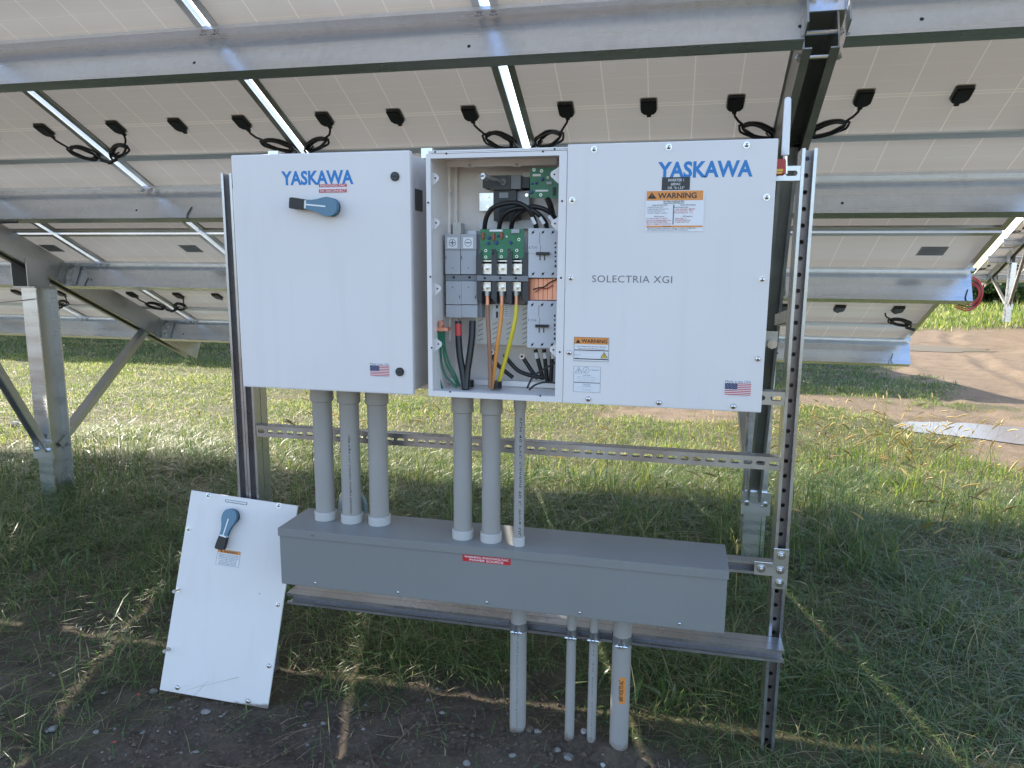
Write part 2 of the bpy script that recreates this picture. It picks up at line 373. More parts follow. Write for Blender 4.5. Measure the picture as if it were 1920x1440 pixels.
class Decal(MB):
    """flat print on the plane through O; n points to the viewer"""
    def __init__(s, O, n, ex, ez):
        super().__init__(); s.O, s.n, s.ex, s.ez = Vector(O), Vector(n), Vector(ex), Vector(ez)
    def P(s, px, py, lift=0): return on(px, py, s.O, s.n)+s.n*lift
    def uv(s, px, py):
        d = on(px, py, s.O, s.n)-s.O; return d.dot(s.ex), d.dot(s.ez)
    def W(s, u, v, lift): return s.O+s.ex*u+s.ez*v+s.n*lift
    def rect(s, x0, y0, x1, y1, mt, lay=1):
        a, b = s.uv(x0, y0), s.uv(x1, y1); s.urect(a[0], b[1], b[0], a[1], mt, lay)
    def urect(s, u0, v0, u1, v1, mt, lay=1):
        l = .0004*lay
        s.add([s.W(u0, v0, l), s.W(u1, v0, l), s.W(u1, v1, l), s.W(u0, v1, l)], [(0, 1, 2, 3)], mt)
    def frame(s, x0, y0, x1, y1, w, mt, lay=2):
        a, b = s.uv(x0, y0), s.uv(x1, y1); u0, v1, u1, v0 = a[0], a[1], b[0], b[1]
        s.urect(u0, v0, u1, v0+w, mt, lay); s.urect(u0, v1-w, u1, v1, mt, lay)
        s.urect(u0, v0+w, u0+w, v1-w, mt, lay); s.urect(u1-w, v0+w, u1, v1-w, mt, lay)
    def text(s, body, x0, y0, x1, y1, mt, bold=0.0, lay=2, shear=0.0, track=1.0):
        a, b = s.uv(x0, y0), s.uv(x1, y1); s.utext(body, a[0], b[1], b[0], a[1], mt, bold, lay, shear, track)
    def utext(s, body, u0, v0, u1, v1, mt, bold=0.0, lay=2, shear=0.0, track=1.0):
        vs, fs, _ = glyphs(body, bold, shear, track)
        s.add([s.W(u0+(u1-u0)*x, v0+(v1-v0)*y, .0004*lay) for x, y in vs], fs, mt)
    def tri(s, pts, mt, lay=2):
        q = [s.uv(*p) for p in pts]; s.add([s.W(u, v, .0004*lay) for u, v in q], [tuple(range(len(q)))], mt)
    def ring(s, px, py, r, w, mt, lay=2, n=20):
        u, v = s.uv(px, py); vs = []
        for i in range(n):
            t = 2*math.pi*i/n
            vs += [s.W(u+r*math.cos(t), v+r*math.sin(t), .0004*lay), s.W(u+(r-w)*math.cos(t), v+(r-w)*math.sin(t), .0004*lay)]
        s.add(vs, [(2*i, 2*((i+1) % n), 2*((i+1) % n)+1, 2*i+1) for i in range(n)], mt)
    def disc(s, px, py, r, mt, lay=2, n=16):
        u, v = s.uv(px, py)
        s.add([s.W(u+r*math.cos(2*math.pi*i/n), v+r*math.sin(2*math.pi*i/n), .0004*lay) for i in range(n)], [tuple(range(n))], mt)

def screw_mesh(name, r, n=Vector((0, -1, 0)), washer=True):
    mb = MB(); n = Vector(n)
    if washer: mb.cyl(V(0, 0, 0), n*.0012, r*1.25, 'steel', 16)
    mb.dome(n*.0012, n, r, r*.75, 'steel', 14)
    a = n.orthogonal().normalized(); b = n.cross(a); h = .0012+r*.76
    mb.obox(n*h, a, b, n, (-r*.42, r*.42), (-r*.1, r*.1), (-.0015, .0003), 'hole')
    mb.obox(n*h, b, a, n, (-r*.42, r*.42), (-r*.1, r*.1), (-.0015, .0002), 'hole')
    return tomesh(mb, name, (0, 0, 0), smooth=.7)
SCREW = screw_mesh('screw', .0062)
SCREW_SMALL = screw_mesh('screw', .0042, washer=False)

# ------------------------------------------------------------------ value noise for ground and plants
_tab = RNG.random((256, 256))
def vn(x, y, sc, seed=0):
    x = np.asarray(x, float)/sc+seed*17.3; y = np.asarray(y, float)/sc+seed*9.1
    xi = np.floor(x).astype(int); yi = np.floor(y).astype(int); fx = x-xi; fy = y-yi
    fx = fx*fx*(3-2*fx); fy = fy*fy*(3-2*fy)
    g = lambda i, j: _tab[i % 256, j % 256]
    return (g(xi, yi)*(1-fx)+g(xi+1, yi)*fx)*(1-fy)+(g(xi, yi+1)*(1-fx)+g(xi+1, yi+1)*fx)*fy
def ss(a, b, x):
    t = np.clip((np.asarray(x, float)-a)/(b-a), 0, 1); return t*t*(3-2*t)
def road(x, y):
    xb = np.interp(y, [3.6, 4.4, 4.8, 5.74, 6.6, 7.7, 8.4, 9.0, 12, 16, 22, 40], [4.2, 3.35, 3.0, 2.62, 2.34, 1.98, 1.5, .9, .6, 1.6, 3.0, 5])
    n = (vn(x, y, .55, 1)-.5)*.8+(vn(x, y, .16, 2)-.5)*.4
    m = ss(-.12, .25, x-xb+n)
    m = np.maximum(m, ss(.25, .75, 1-np.hypot((x-.15)/1.5, (y-7.55)/.85)+(vn(x, y, .35, 3)-.5)*.9))
    for cx, cy, rx, ry in ((3.2, 8.75, 1.15, .28), (3.7, 8.25, .6, .12), (3.9, 6.75, .7, .13), (3.3, 10.4, .5, .15)):
        m = m*(1-.75*ss(.2, .6, 1-np.hypot((x-cx)/rx, (y-cy)/ry)+(vn(x, y, .15, 4)-.5)*.7))
    m = m*(1-.92*ss(8.95, 9.3, y+(vn(x, y, .3, 5)-.5)*.5)*ss(13.2, 12.4, y)*ss(3.7, 2.9, x+(y-9)*.12+(vn(x, y, .4, 15)-.5)*1.2))  # grass instead of dirt here, also darkening the next row's shadow strip
    m = m*(1-ss(18.6, 19.8, y+.6*(vn(x, y, 1.5, 6)-.5)))
    return m
def soil(x, y):
    n = (vn(x, y, .35, 7)-.5)*.9+(vn(x, y, .12, 8)-.5)*.35
    a = ss(2.5, 2.02, y+n*.55)*ss(.55, .05, x+n*.35)*ss(-1.95, -1.35, x-(y-2.0)*.6+n*.6)
    b = ss(1.95, 1.55, y+n*.4)*ss(.6, .1, x+n*.4)
    d = .72*ss(2.75, 2.45, y+n*.4)*ss(-1.05, -1.35, x)*ss(-3.2, -2.5, x+n*.5)
    a = np.maximum(a, d)
    e = ss(9.0, 9.35, y)*ss(13.2, 12.6, y)*ss(3.6, 2.8, x+(y-9)*.12)  # next row's shadow strip, its shade put into the ground colour
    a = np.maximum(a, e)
    c = .55*ss(.55, .85, vn(x, y, .5, 9))*ss(4.5, 3.5, y)
    return np.clip(np.maximum(np.maximum(a, b), c), 0, 1)
def hgt(x, y):
    x = np.asarray(x, float); y = np.asarray(y, float)
    r = road(x, y); s = soil(x, y)
    h = (vn(x, y, 1.3, 10)-.5)*.045*(1-.8*r)+(vn(x, y, .3, 11)-.5)*.022*(1-.2*r)+(vn(x, y, .08, 12)-.5)*.022*(.4+s)*ss(9, 5, y)+(vn(x, y, .045, 13)-.5)*.016*s
    for cx, cy in ((-.4465, 2.098), (-.2768, 2.092), (-.2074, 2.092), (-.1212, 2.092)): h = h+.018*np.exp(-((x-cx)**2+(y-cy)**2)/.0045)*(.6+.8*vn(x, y, .05, 14))
    for off in (0, 1.45):
        xr = np.interp(y, [4, 7, 9, 12, 16, 22], [4.9, 3.6, 3.0, 3.2, 4.0, 5.6])+off+(vn(y, y, 1.2, 18)-.5)*.2
        h = h+r*(-.035*np.exp(-((x-xr)/.13)**2)+.018*np.exp(-((np.abs(x-xr)-.25)/.09)**2))*ss(4, 6, y)*ss(22, 18, y)
    h = h-.012+ss(11, 24, y)*ss(3, 9, x)*.22
    for cx, cy, rx, ry in ((3.3, 7.42, 1.5, .75), (4.7, 15.3, 1.9, 1.1)):
        w = ss(.0, .25, 1-np.hypot((x-cx)/rx, (y-cy)/ry)); h = h*(1-w)-.03*w
    return h

# ------------------------------------------------------------------ ground
def axis(*segs):
    out = []
    for a, b, st in segs: out += list(np.arange(a, b-1e-6, st))
    return np.array(out+[segs[-1][1]])
GX = axis((-300, -60, 40), (-60, -14, 4), (-14, -4, .5), (-4, -2.6, .08), (-2.6, 1.6, .026), (1.6, 7, .06), (7, 14, .4), (14, 60, 4), (60, 300, 40))
GY = axis((-200, -20, 20), (-20, 0, 2), (0, 1.4, .2), (1.4, 3.3, .026), (3.3, 9.5, .08), (9.5, 18, .16), (18, 24, .4), (24, 60, 3), (60, 400, 40))
gx, gy = np.meshgrid(GX, GY); gz = hgt(gx, gy); nx, ny = len(GX), len(GY)
me = bpy.data.meshes.new('ground')
idx = np.arange(nx*ny).reshape(ny, nx)
q = np.stack([idx[:-1, :-1], idx[:-1, 1:], idx[1:, 1:], idx[1:, :-1]], -1).reshape(-1, 4)
me.vertices.add(nx*ny); me.vertices.foreach_set('co', np.stack([gx, gy, gz], -1).ravel())
me.loops.add(q.size); me.loops.foreach_set('vertex_index', q.ravel().astype(np.int32))
me.polygons.add(len(q)); me.polygons.foreach_set('loop_start', np.arange(0, q.size, 4, dtype=np.int32))
me.polygons.foreach_set('use_smooth', np.ones(len(q), bool)); me.update()
ca = me.color_attributes.new('soil_shade_mix', 'FLOAT_COLOR', 'POINT')
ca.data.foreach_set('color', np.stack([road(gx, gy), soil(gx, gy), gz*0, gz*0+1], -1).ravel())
def ground_mat():
    m = bpy.data.materials.new('ground_soil'); m.use_nodes = True
    nt = m.node_tree; N = nt.nodes.new; L = nt.links.new; b = nt.nodes['Principled BSDF']
    at_ = N('ShaderNodeAttribute'); at_.attribute_name = 'soil_shade_mix'; sp = N('ShaderNodeSeparateColor'); L(at_.outputs['Color'], sp.inputs[0])
    g = N('ShaderNodeNewGeometry')
    def noise(sc, det=6, ro=.6):
        n = N('ShaderNodeTexNoise'); n.inputs['Scale'].default_value = sc; n.inputs['Detail'].default_value = det; n.inputs['Roughness'].default_value = ro
        L(g.outputs['Position'], n.inputs['Vector']); return n.outputs['Fac']
    def mix(f, a, c):
        k = N('ShaderNodeMixRGB')
        if isinstance(f, float): k.inputs[0].default_value = f
        else: L(f, k.inputs[0])
        for i, s in ((1, a), (2, c)):
            if isinstance(s, tuple): k.inputs[i].default_value = (*s, 1)
            else: L(s, k.inputs[i])
        return k.outputs[0]
    def ramp(f, lo, hi):
        r = N('ShaderNodeMapRange'); L(f, r.inputs[0]); r.inputs[1].default_value = lo; r.inputs[2].default_value = hi; return r.outputs[0]
    n1, n2, n3 = noise(1.7), noise(9), noise(55, 8, .7)
    turf = mix(ramp(n2, .35, .65), (.05, .058, .026), (.11, .095, .05))
    dirt = mix(ramp(n1, .35, .65), (.155, .112, .074), (.215, .160, .107)); dirt = mix(ramp(n3, .35, .72), dirt, (.125, .090, .060)); dirt = mix(ramp(noise(4.2, 8, .7), .48, .62), dirt, (.115, .085, .055)); dirt = mix(ramp(noise(120, 3), .62, .70), dirt, (.36, .31, .25))
    wet_and_shade = mix(ramp(n2, .35, .7), (.052, .040, .031), (.105, .080, .058)); wet_and_shade = mix(ramp(n3, .45, .8), wet_and_shade, (.15, .12, .095))  # wet soil near the rack, painted shade in the next row's strip
    c = mix(sp.outputs[1], turf, wet_and_shade); c = mix(sp.outputs[0], c, dirt)
    L(c, b.inputs['Base Color']); b.inputs['Roughness'].default_value = .92; b.inputs['Specular IOR Level'].default_value = .2
    bp = N('ShaderNodeBump'); bp.inputs['Strength'].default_value = .7; bp.inputs['Distance'].default_value = .012
    ad = N('ShaderNodeMath'); ad.operation = 'ADD'; L(n3, ad.inputs[0]); L(noise(22, 5), ad.inputs[1]); L(ad.outputs[0], bp.inputs['Height']); L(bp.outputs[0], b.inputs['Normal'])
    return m
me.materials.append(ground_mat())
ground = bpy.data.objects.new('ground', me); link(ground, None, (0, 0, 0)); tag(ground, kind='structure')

def water_mat(name, col, rough):
    m = mat(name, col, rough, spec=.5); b = m.node_tree.nodes['Principled BSDF']; b.inputs['IOR'].default_value = 1.33
    return m
M['water'] = water_mat('milky_puddle_water', (.165, .155, .152), .16); M['water'].node_tree.nodes['Principled BSDF'].inputs['Specular IOR Level'].default_value = .07
M['water_b'] = water_mat('muddy_puddle_water', (.115, .088, .052), .35); M['water_b'].node_tree.nodes['Principled BSDF'].inputs['Specular IOR Level'].default_value = .03
def puddle(cx, cy, rx, ry, rot, mt, z, seed):
    mb = MB(); n = 72; pts = []
    for i in range(n):
        t = 2*math.pi*i/n
        k = 1+.22*(float(vn(math.cos(t)*2+5, math.sin(t)*2+5, .8, seed))-.5)*2+.10*(float(vn(math.cos(t)*6+5, math.sin(t)*6, .5, seed+1))-.5)*2
        x, y = rx*k*math.cos(t), ry*k*math.sin(t)
        pts.append((cx+x*math.cos(rot)-y*math.sin(rot), cy+x*math.sin(rot)+y*math.cos(rot), z))
    mb.add(pts, [tuple(range(n))], mt)
    o = obj(mb, 'puddle'); tag(o, kind='structure'); return o
puddle(3.25, 7.42, 1.14, .42, -.22, 'water', -.022, 21)
puddle(4.6, 15.3, 1.15, .55, -.1, 'water_b', -.022, 33)

# ------------------------------------------------------------------ solar arrays
TILT = 0.460367; CT, ST = math.cos(TILT), math.sin(TILT)
AY, AZ = 2.8955, 0.594+CAM_Z
def S(x, s, off): return Vector((x, AY+CT*s-ST*off, AZ-ST*s-CT*off))
EX, ES, EO = V(1, 0, 0), V(0, CT, -ST), V(0, -ST, -CT)      # along row, down slope, below the panels
PITCH_X = 1.0065; EDGE = 1.372; PW = .973; PL = 1.833; NCOL = 10
SCN = (0.0, 1.855)
RAFT = (.382, -3.968, -8.318)
PURL = (-.493, .487, 1.335, 2.302)

def laminate_mesh():
    w, l = PW/2-.002, PL/2-.002
    P = lambda x, s, o: EX*x+ES*s+EO*o
    vs = [P(-w, -l, 0), P(w, -l, 0), P(w, l, 0), P(-w, l, 0)]
    me = bpy.data.meshes.new('solar_panel'); me.from_pydata([tuple(v) for v in vs], [], [(0, 3, 2, 1)])
    me.materials.append(M['backsheet'])
    uv = me.uv_layers.new(name='UVMap')
    for li, vi in zip(me.polygons[0].loop_indices, me.polygons[0].vertices): uv.data[li].uv = ((0, 0), (1, 0), (1, 1), (0, 1))[vi]
    return me
def frame_mesh():
    mb = MB(); w, l = PW/2, PL/2; t, fl = .002, .026; O = V(0, 0, 0)
    for sx in (-1, 1):
        mb.obox(O, EX*sx, ES, EO, (w-t, w), (-l, l), (-.002, .022), 'alu')
        mb.obox(O, EX*sx, ES, EO, (w-fl, w-t), (-l+t, l-t), (.020, .022), 'alu')
        mb.obox(O, EX*sx, ES, EO, (w-.012, w-t), (-l+t, l-t), (.0005, .0025), 'alu')
    for ssn in (-1, 1):
        mb.obox(O, EX, ES*ssn, EO, (-w+t, w-t), (l-t, l), (-.002, .022), 'alu')
        mb.obox(O, EX, ES*ssn, EO, (-w+fl, w-fl), (l-fl, l-t), (.020, .0218), 'alu')
        mb.obox(O, EX, ES*ssn, EO, (-w+.012, w-.012), (l-.012, l-t), (.0005, .0025), 'alu')
    return tomesh(mb, 'frame', (0, 0, 0))
def crossbar_mesh():
    mb = MB(); w = PW/2-.004
    mb.obox(V(0, 0, 0), EX, ES, EO, (-w, w), (-.010, .010), (.001, .021), 'alu')
    mb.obox(V(0, 0, 0), EX, ES, EO, (-w, w), (-.010, -.028), (.019, .021), 'alu')
    return tomesh(mb, 'crossbar', (0, 0, 0))
def jbox_mesh():
    mb = MB(); P = lambda x, s, o: EX*x+ES*s+EO*o
    def ol(k): return [(-.029*k, -.050*k), (.029*k, -.050*k), (.036*k, -.043*k), (.036*k, .030*k), (.024*k, .047*k), (.012*k, .051*k), (-.012*k, .051*k), (-.024*k, .047*k), (-.036*k, .030*k), (-.036*k, -.043*k)]
    k0 = .79
    mb.prism([P(x, s, .0006) for x, s in ol(1.14*k0)], EO*.0012, 'sealant')
    mb.prism([P(x, s, .0018) for x, s in ol(k0)], EO*.012, 'black')
    mb.prism([P(x, s, .0138) for x, s in ol(.84*k0)], EO*.003, 'black')
    mb.obox(V(0, 0, 0), EX, ES, EO, (-.008, .008), (.042, .056), (.004, .012), 'black')
    return tomesh(mb, 'junction_box', (0, 0, 0))
def cable_mesh(sg, var=0):
    """lead from a junction box, coiled and tied, to the connector at the panel gap; sg = side of the panel"""
    mb = MB(); P = lambda x, s, o: EX*(x*sg)+ES*s+EO*o
    cx, cs, rx, rs = ((.405, .140, .060, .026), (.398, .150, .052, .034), (.412, .138, .060, .020), (.402, .152, .054, .038))[var]
    pts = [P(.312, .050, .010), P(.316, .064, .016), P(.329, .085, .02), P(cx-rx*.95, cs-.48*rx-.008, .024)]
    for k in range(0, 71):
        t = math.pi+2*math.pi*k/20
        j = 1+.06*math.sin(k*1.7); pts.append(P(cx+rx*j*math.cos(t)+.012*math.sin(t*.31), cs+rs*j*math.sin(t)*(1 if sg > 0 else .9)+.48*rx*math.cos(t), .022+.014*(k/70)+.008*math.sin(t)))
    pts += [P(.480, .190, .04), P(.494, .204, .042)]
    mb.tube(pts, .0048, 'cable', 7)
    mb.cyl(P(.460, .192, .037), P(.512, .206, .046), .0085, 'black', 8)
    mb.cyl(P(cx+.035, cs+.034, .012), P(cx+.045, cs+.012, .05), .004, 'black', 6)
    return tomesh(mb, 'cable', (0, 0, 0), smooth=.8)
def nameplate_mesh():
    mb = MB(); mb.obox(V(0, 0, 0), EX, ES, EO, (-.06, .06), (-.045, .045), (.0004, .001), 'plate')
    for k in range(6): mb.obox(V(0, 0, 0), EX, ES, EO, (-.05, .05-.012*(k % 3)), (-.036+k*.013, -.031+k*.013), (.0011, .0012), 'ink_grey')
    return tomesh(mb, 'nameplate', (0, 0, 0))
LAM, FRM, XBAR, JB, CABL, CABR, NPL = laminate_mesh(), frame_mesh(), crossbar_mesh(), jbox_mesh(), [cable_mesh(-1, v) for v in range(4)], [cable_mesh(1, v) for v in range(4)], nameplate_mesh()
def clip_mesh():
    mb = MB(); O = V(0, 0, 0)
    mb.cyl(EO*-.002, EO*.002, .011, 'steel', 12); mb.cyl(EO*.002, EO*.010, .0075, 'steel', 6); mb.cyl(EO*.010, EO*.020, .0042, 'steel', 8)
    mb.obox(EO*.012, EX, ES, EO, (-.014, .014), (-.0025, .0025), (-.003, .004), 'steel')
    return tomesh(mb, 'bolt', (0, 0, 0), smooth=.7)
CLIP = clip_mesh()

def purlin(x0, x1, s):
    mb = MB(); O = S(0, s, .035); a, b, c = EX, ES, EO
    mb.obox(O, a, b, c, (x0, x1), (0, .003), (-.0125, .143), 'galv')
    mb.obox(O, a, b, c, (x0, x1), (-.048, 0), (-.0125, -.0095), 'galv')
    mb.obox(O, a, b, c, (x0, x1), (.003, .045), (.140, .143), 'galv')
    mb.obox(O, a, b, c, (x0, x1), (-.048, -.0455), (-.0095, .002), 'galv')
    mb.obox(O, a, b, c, (x0, x1), (.0425, .045), (.128, .140), 'galv')
    x = x0+.2
    while x < x1:                                   # punched holes in the web
        p = O+a*x+c*.098; mb.cyl(p+b*.0035, p-b*.0006, .006, 'hole', 10); x += 1.0065
    return mb
def member(p0, p1, w, d, up, mt, t=.004, lip=.018):
    """U channel, open against 'up', running p0 -> p1"""
    mb = MB(); p0, p1 = Vector(p0), Vector(p1); a = p1-p0; L_ = a.length; a.normalize()
    u = (Vector(up)-a*a.dot(Vector(up))).normalized(); sd = a.cross(u)
    mb.obox(p0, a, sd, u, (0, L_), (-w/2, w/2), (d-t, d), mt)
    for k in (-1, 1):
        mb.obox(p0, a, sd*k, u, (0, L_), (w/2-t, w/2), (0, d-t), mt)
        if lip: mb.obox(p0, a, sd*k, u, (0, L_), (w/2-lip, w/2-t), (0, t), mt)
    return mb

def build_array(name, label):
    root = thing(name, (0, 3.83, 0), label, 'solar array', 'rows of tilted solar panels')
    for ix in range(NCOL):
        xc = EDGE-PITCH_X*(ix+.5)+(.05 if ix == 0 else 0)
        for iv, sc in enumerate(SCN):
            p = inst(LAM, 'solar_panel', root, S(xc, sc, 0))
            inst(FRM, 'frame', p, S(xc, sc, 0)); inst(XBAR, 'crossbar', p, S(xc, sc+.222, 0))
            for dx in (-.312, 0, .312): inst(JB, 'junction_box', p, S(xc+dx, sc, 0))
            inst(CABL[(ix*5+iv*2+ix//3) % 4], 'cable', p, S(xc, sc, 0)); inst(CABR[(ix*3+iv+1) % 4], 'cable', p, S(xc-(.055 if ix == 0 else 0), sc, 0))
            if iv == 1: inst(NPL, 'nameplate', p, S(xc+.27, sc-.70, 0))
            else: inst(NPL, 'nameplate', p, S(xc+.27, sc+.83, 0)) if False else None
    xl = EDGE-PITCH_X*NCOL-.03; g = .056
    spans = [(xl, RAFT[2]-g), (RAFT[2]+g, RAFT[1]-g), (RAFT[1]+g, RAFT[0]-g), (RAFT[0]+g, 1.418)]
    for s in PURL:
        for a, b in spans: obj(purlin(a, b, s), 'purlin', root)
        for ix in range(1, NCOL):
            for dx in (-.024, .024): inst(CLIP, 'bolt', root, S(EDGE-PITCH_X*ix+dx, s-.024, .0258))
    for rx in RAFT:
        mb = member(S(rx, -.440, .168), S(rx, 2.79, .168), .104, .146, -EO, 'galv_dull', t=.005, lip=.026)
        obj(mb, 'rafter', root)
        for s in PURL:                               # cleats that join purlins to the rafter, round-nosed plates
            for k in (-1, 1):
                mb = MB(); O = S(rx, s, .035)
                if k > 0 and s > 1:
                    prof = [(.098, .012), (.052, .012)]+[(.044-.036*math.cos(t), .062+.046*math.sin(t)) for t in np.linspace(-1.2, 1.2, 9)]+[(.052, .135), (.098, .135)]
                else: prof = [(0, .012), (.085, .012), (.085, .132), (0, .132)]
                if s < 1: prof = [(0, .0), (.012, .0), (.012, .138), (0, .138)]
                mb.prism([O+EX*k*(.0535+u)-ES*.0045+EO*v for u, v in prof], -ES*.005, 'galv')
                if k > 0 and s > 1: mb.obox(O, EX*k, ES, EO, (.152, .157), (-.05, -.0095), (.0, .138), 'galv_dull')
                mb.obox(O, EX*k, ES, EO, (.0535, .0585), (-.06, -.0095), (.0, .138), 'galv_dull')
                for (u, v) in ((.058, .040), (.058, .112)) if s > 1 else ():
                    c = O+EX*k*(.0535+u)-ES*.0095+EO*v; mb.cyl(c, c-ES*.009, .011, 'steel', 6)
                obj(mb, 'cleat', root)
        # rod bolts through the upper end of the rafter
        for ds, of in ((-.428, .10), (-.392, .158)):
            mb = MB(); mb.cyl(S(rx-.066, ds, of), S(rx+.066, ds, of), .007, 'steel', 10)
            for k in (-1, 1): mb.cyl(S(rx+k*.053, ds, of), S(rx+k*.062, ds, of), .013, 'steel', 6)
            obj(mb, 'rod_bolt', root)
        mb = MB(); O = S(rx, -.4975, .035)           # end plate that carries the first purlin past the rafter
        mb.obox(O, EX, ES, EO, (-.058, .058), (-.0045, 0), (-.02, .055), 'galv')
        for u in (-.03, .03):
            c = O+EX*u-ES*.0045+EO*.012; mb.cyl(c, c-ES*.008, .011, 'steel', 6)
        obj(mb, 'end_plate', root)
        px = rx+.05; w = .054
        mb = MB(); z0, z1 = -.05, 1.335                # driven H section post
        mb.box(px-w, px+w, 3.752, 3.760, z0, z1, 'galv'); mb.box(px-w, px+w, 3.904, 3.912, z0, z1, 'galv')
        mb.box(px-.004, px+.004, 3.760, 3.904, z0, z1, 'galv_dull')
        obj(mb, 'post', root)
        mb = MB()                                     # saddle bracket over the post
        for k in (-1, 1):
            mb.obox(V(rx, 3.83, 0), (1, 0, 0), (0, 1, 0), (0, 0, 1), (k*.0535, k*.0595), (-.085, .075), (1.3455, 1.52), 'galv_dull')
        mb.box(rx-.0595, rx+.105, 3.745, 3.913, 1.3355, 1.3452, 'galv_dull')
        obj(mb, 'saddle', root)
        def raft_low(y):
            s = (y-AY+ST*.168)/CT; return S(rx, s, .168).z
        for y0, z0, y1 in ((3.745, .30, 2.96), (3.918, .33, 4.84)):
            p0, p1 = V(px-.01, y0, z0), V(rx, y1, raft_low(y1)+.05)
            d = (p1-p0).normalized(); out = V(0, -1 if y1 < y0 else 1, 0)
            mb = member(p0-d*.06, p1, .066, .042, -out.cross(d).cross(d)*-1 if False else (V(0, 0, 1) if y1 < y0 else V(0, 0, 1)), 'galv_dull', t=.003, lip=.012)
            mb.cyl(p0+V(.036, 0, 0), p0+V(.046, 0, 0), .013, 'steel', 6); mb.cyl(p1+V(.056, 0, -.06), p1+V(.066, 0, -.06), .013, 'steel', 6)
            obj(mb, 'brace', root)
        mb = MB(); mb.box(px-.07, px+.07, 3.735, 3.7505, .25, .37, 'galv'); 
        for dx in (-.045, .045): mb.cyl(V(px+dx, 3.735, .31), V(px+dx, 3.722, .31), .012, 'steel', 6)
        obj(mb, 'post_clamp', root)
    return root
def copy_tree(o, shift, label, parent=None):
    c = o.copy(); COL.objects.link(c); c.parent = parent
    if parent is None: c.location = o.location+Vector(shift); c['label'] = label
    for ch in o.children: copy_tree(ch, None, None, c)
    return c
array = build_array('solar_array', 'tilted solar array standing right behind the electrical rack')
bpy.context.view_layer.update()
copy_tree(array, (.35, 9.2, 0), 'solar array of the next row, mostly hidden behind the one at the rack')
copy_tree(array, (.35-PITCH_X*NCOL-.02, 9.2, 0), 'solar array of the next row that carries on beyond the post with braces')
copy_tree(array, (7.2+8.69, 15.6, .30), 'distant solar array seen past the end of the near array, beyond the dirt track')

# red wires and dark ties at the open end of the third purlin
mb = MB(); c0 = S(1.42, PURL[2]+.02, .11)
for k in range(5):
    r = .035+.008*k; o_ = c0+V(0, .01*k, -.02)
    mb.tube([o_+V(-.05, .004, -r)]+[o_+V(r*1.1*math.cos(t), .01*k*.3, r*1.3*math.sin(t)) for t in np.linspace(-1.5, 1.5, 12)]+[o_+V(-.05, .004, r)], .0035, 'red_w' if k != 2 else 'cable', 6)
o = obj(mb, 'wire_bundle', None, smooth=.8); tag(o, 'loop of red and black wires hanging out of the open end of a purlin', 'wires')
mb = MB()
pts = [S(-4.55+.11*i, PURL[1]+.03, .180+.012*math.sin(math.pi*i/10)) for i in range(11)]
mb.tube(pts, .005, 'cable', 6)
o = obj(mb, 'string_cable', None, smooth=.8); tag(o, 'black cable sagging under a purlin, left of the white cabinets', 'cable')
for xx, s_, nm in ((-2.40, PURL[1], 0), (-3.745, PURL[2], 1), (1.385, PURL[2], 2), (1.30, PURL[3]-.02, 3)):
    mb = MB(); p = S(xx, s_-.004, .175)
    mb.tube([p-EO*.055+V(.012, 0, .0), p-EO*.015, p+EO*.004, p+V(.014, .012, -.006)], .0028, 'black', 6)
    o = obj(mb, 'cable_tie', None)
    tag(o, ['black tie tail on the purlin beside the white cabinet', 'black tie tail on the purlin beside the sloping rafter', 'black tie tail at the open end of the upper blue-lit purlin', 'black tie tail at the open end of the lowest purlin'][nm], 'cable tie')
# guy wire at the far post
mb = MB(); mb.tube([V(-3.86, 3.75, 1.27), V(-4.5, 3.70, 1.20), V(-5.4, 3.66, 1.10)], .003, 'galv_dull', 6)
o = obj(mb, 'guy_wire'); tag(o, 'thin grey wire running from the top of the post', 'wire')

# ------------------------------------------------------------------ strut rack
YS = 2.2; SW = .0395
rack = thing('strut_rack', (-.55, YS, 0), 'galvanised strut channel rack that carries the inverter, cabinets and wireway', 'rack')
def strut(p0, p1, open_dir, hole=(.0065, .0065), w=SW, d=SW, period=.0458, mt='strut'):
    mb = MB(); p0, p1 = Vector(p0), Vector(p1); a = p1-p0; L_ = a.length; a.normalize(); o_ = Vector(open_dir).normalized(); s = a.cross(o_); t = .0022
    # p0,p1: centre of the back plate's outer face
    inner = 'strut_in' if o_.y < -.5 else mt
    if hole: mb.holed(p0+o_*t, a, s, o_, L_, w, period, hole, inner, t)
    else: mb.obox(p0, a, s, o_, (0, L_), (-w/2, w/2), (0, t), inner)
    for k in (-1, 1):
        mb.obox(p0, a, s*k, o_, (0, L_), (w/2-t, w/2), (t, d), mt)
        mb.obox(p0, a, s*k, o_, (0, L_), (w/2-.0085, w/2-t), (d-t, d), mt)
        mb.obox(p0, a, s*k, o_, (0, L_), (w/2-.0085, w/2-.0085+t), (d-.008, d-t), mt)
    return mb
FR, BK, UP = V(0, -1, 0), V(0, 1, 0), V(0, 0, 1)
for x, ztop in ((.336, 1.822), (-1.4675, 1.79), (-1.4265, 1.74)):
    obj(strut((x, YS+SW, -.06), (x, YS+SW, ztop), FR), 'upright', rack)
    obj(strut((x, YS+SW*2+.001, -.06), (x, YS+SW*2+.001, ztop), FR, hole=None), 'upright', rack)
XL, XR = -1.405, .3155
for zc, hole in ((1.756, (.016, .0075)), (1.121, (.016, .0075)), (.925, (.013, .0062))):
    obj(strut((XL, YS+.002, zc), (XR, YS+.002, zc), BK, hole=hole, period=.0365 if zc < 1 else .046), 'crossbar', rack)
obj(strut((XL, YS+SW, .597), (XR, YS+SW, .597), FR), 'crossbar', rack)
obj(strut((-1.268, 2.1595, .361), (.352, 2.1595, .361), FR, hole=None), 'crossbar', rack)
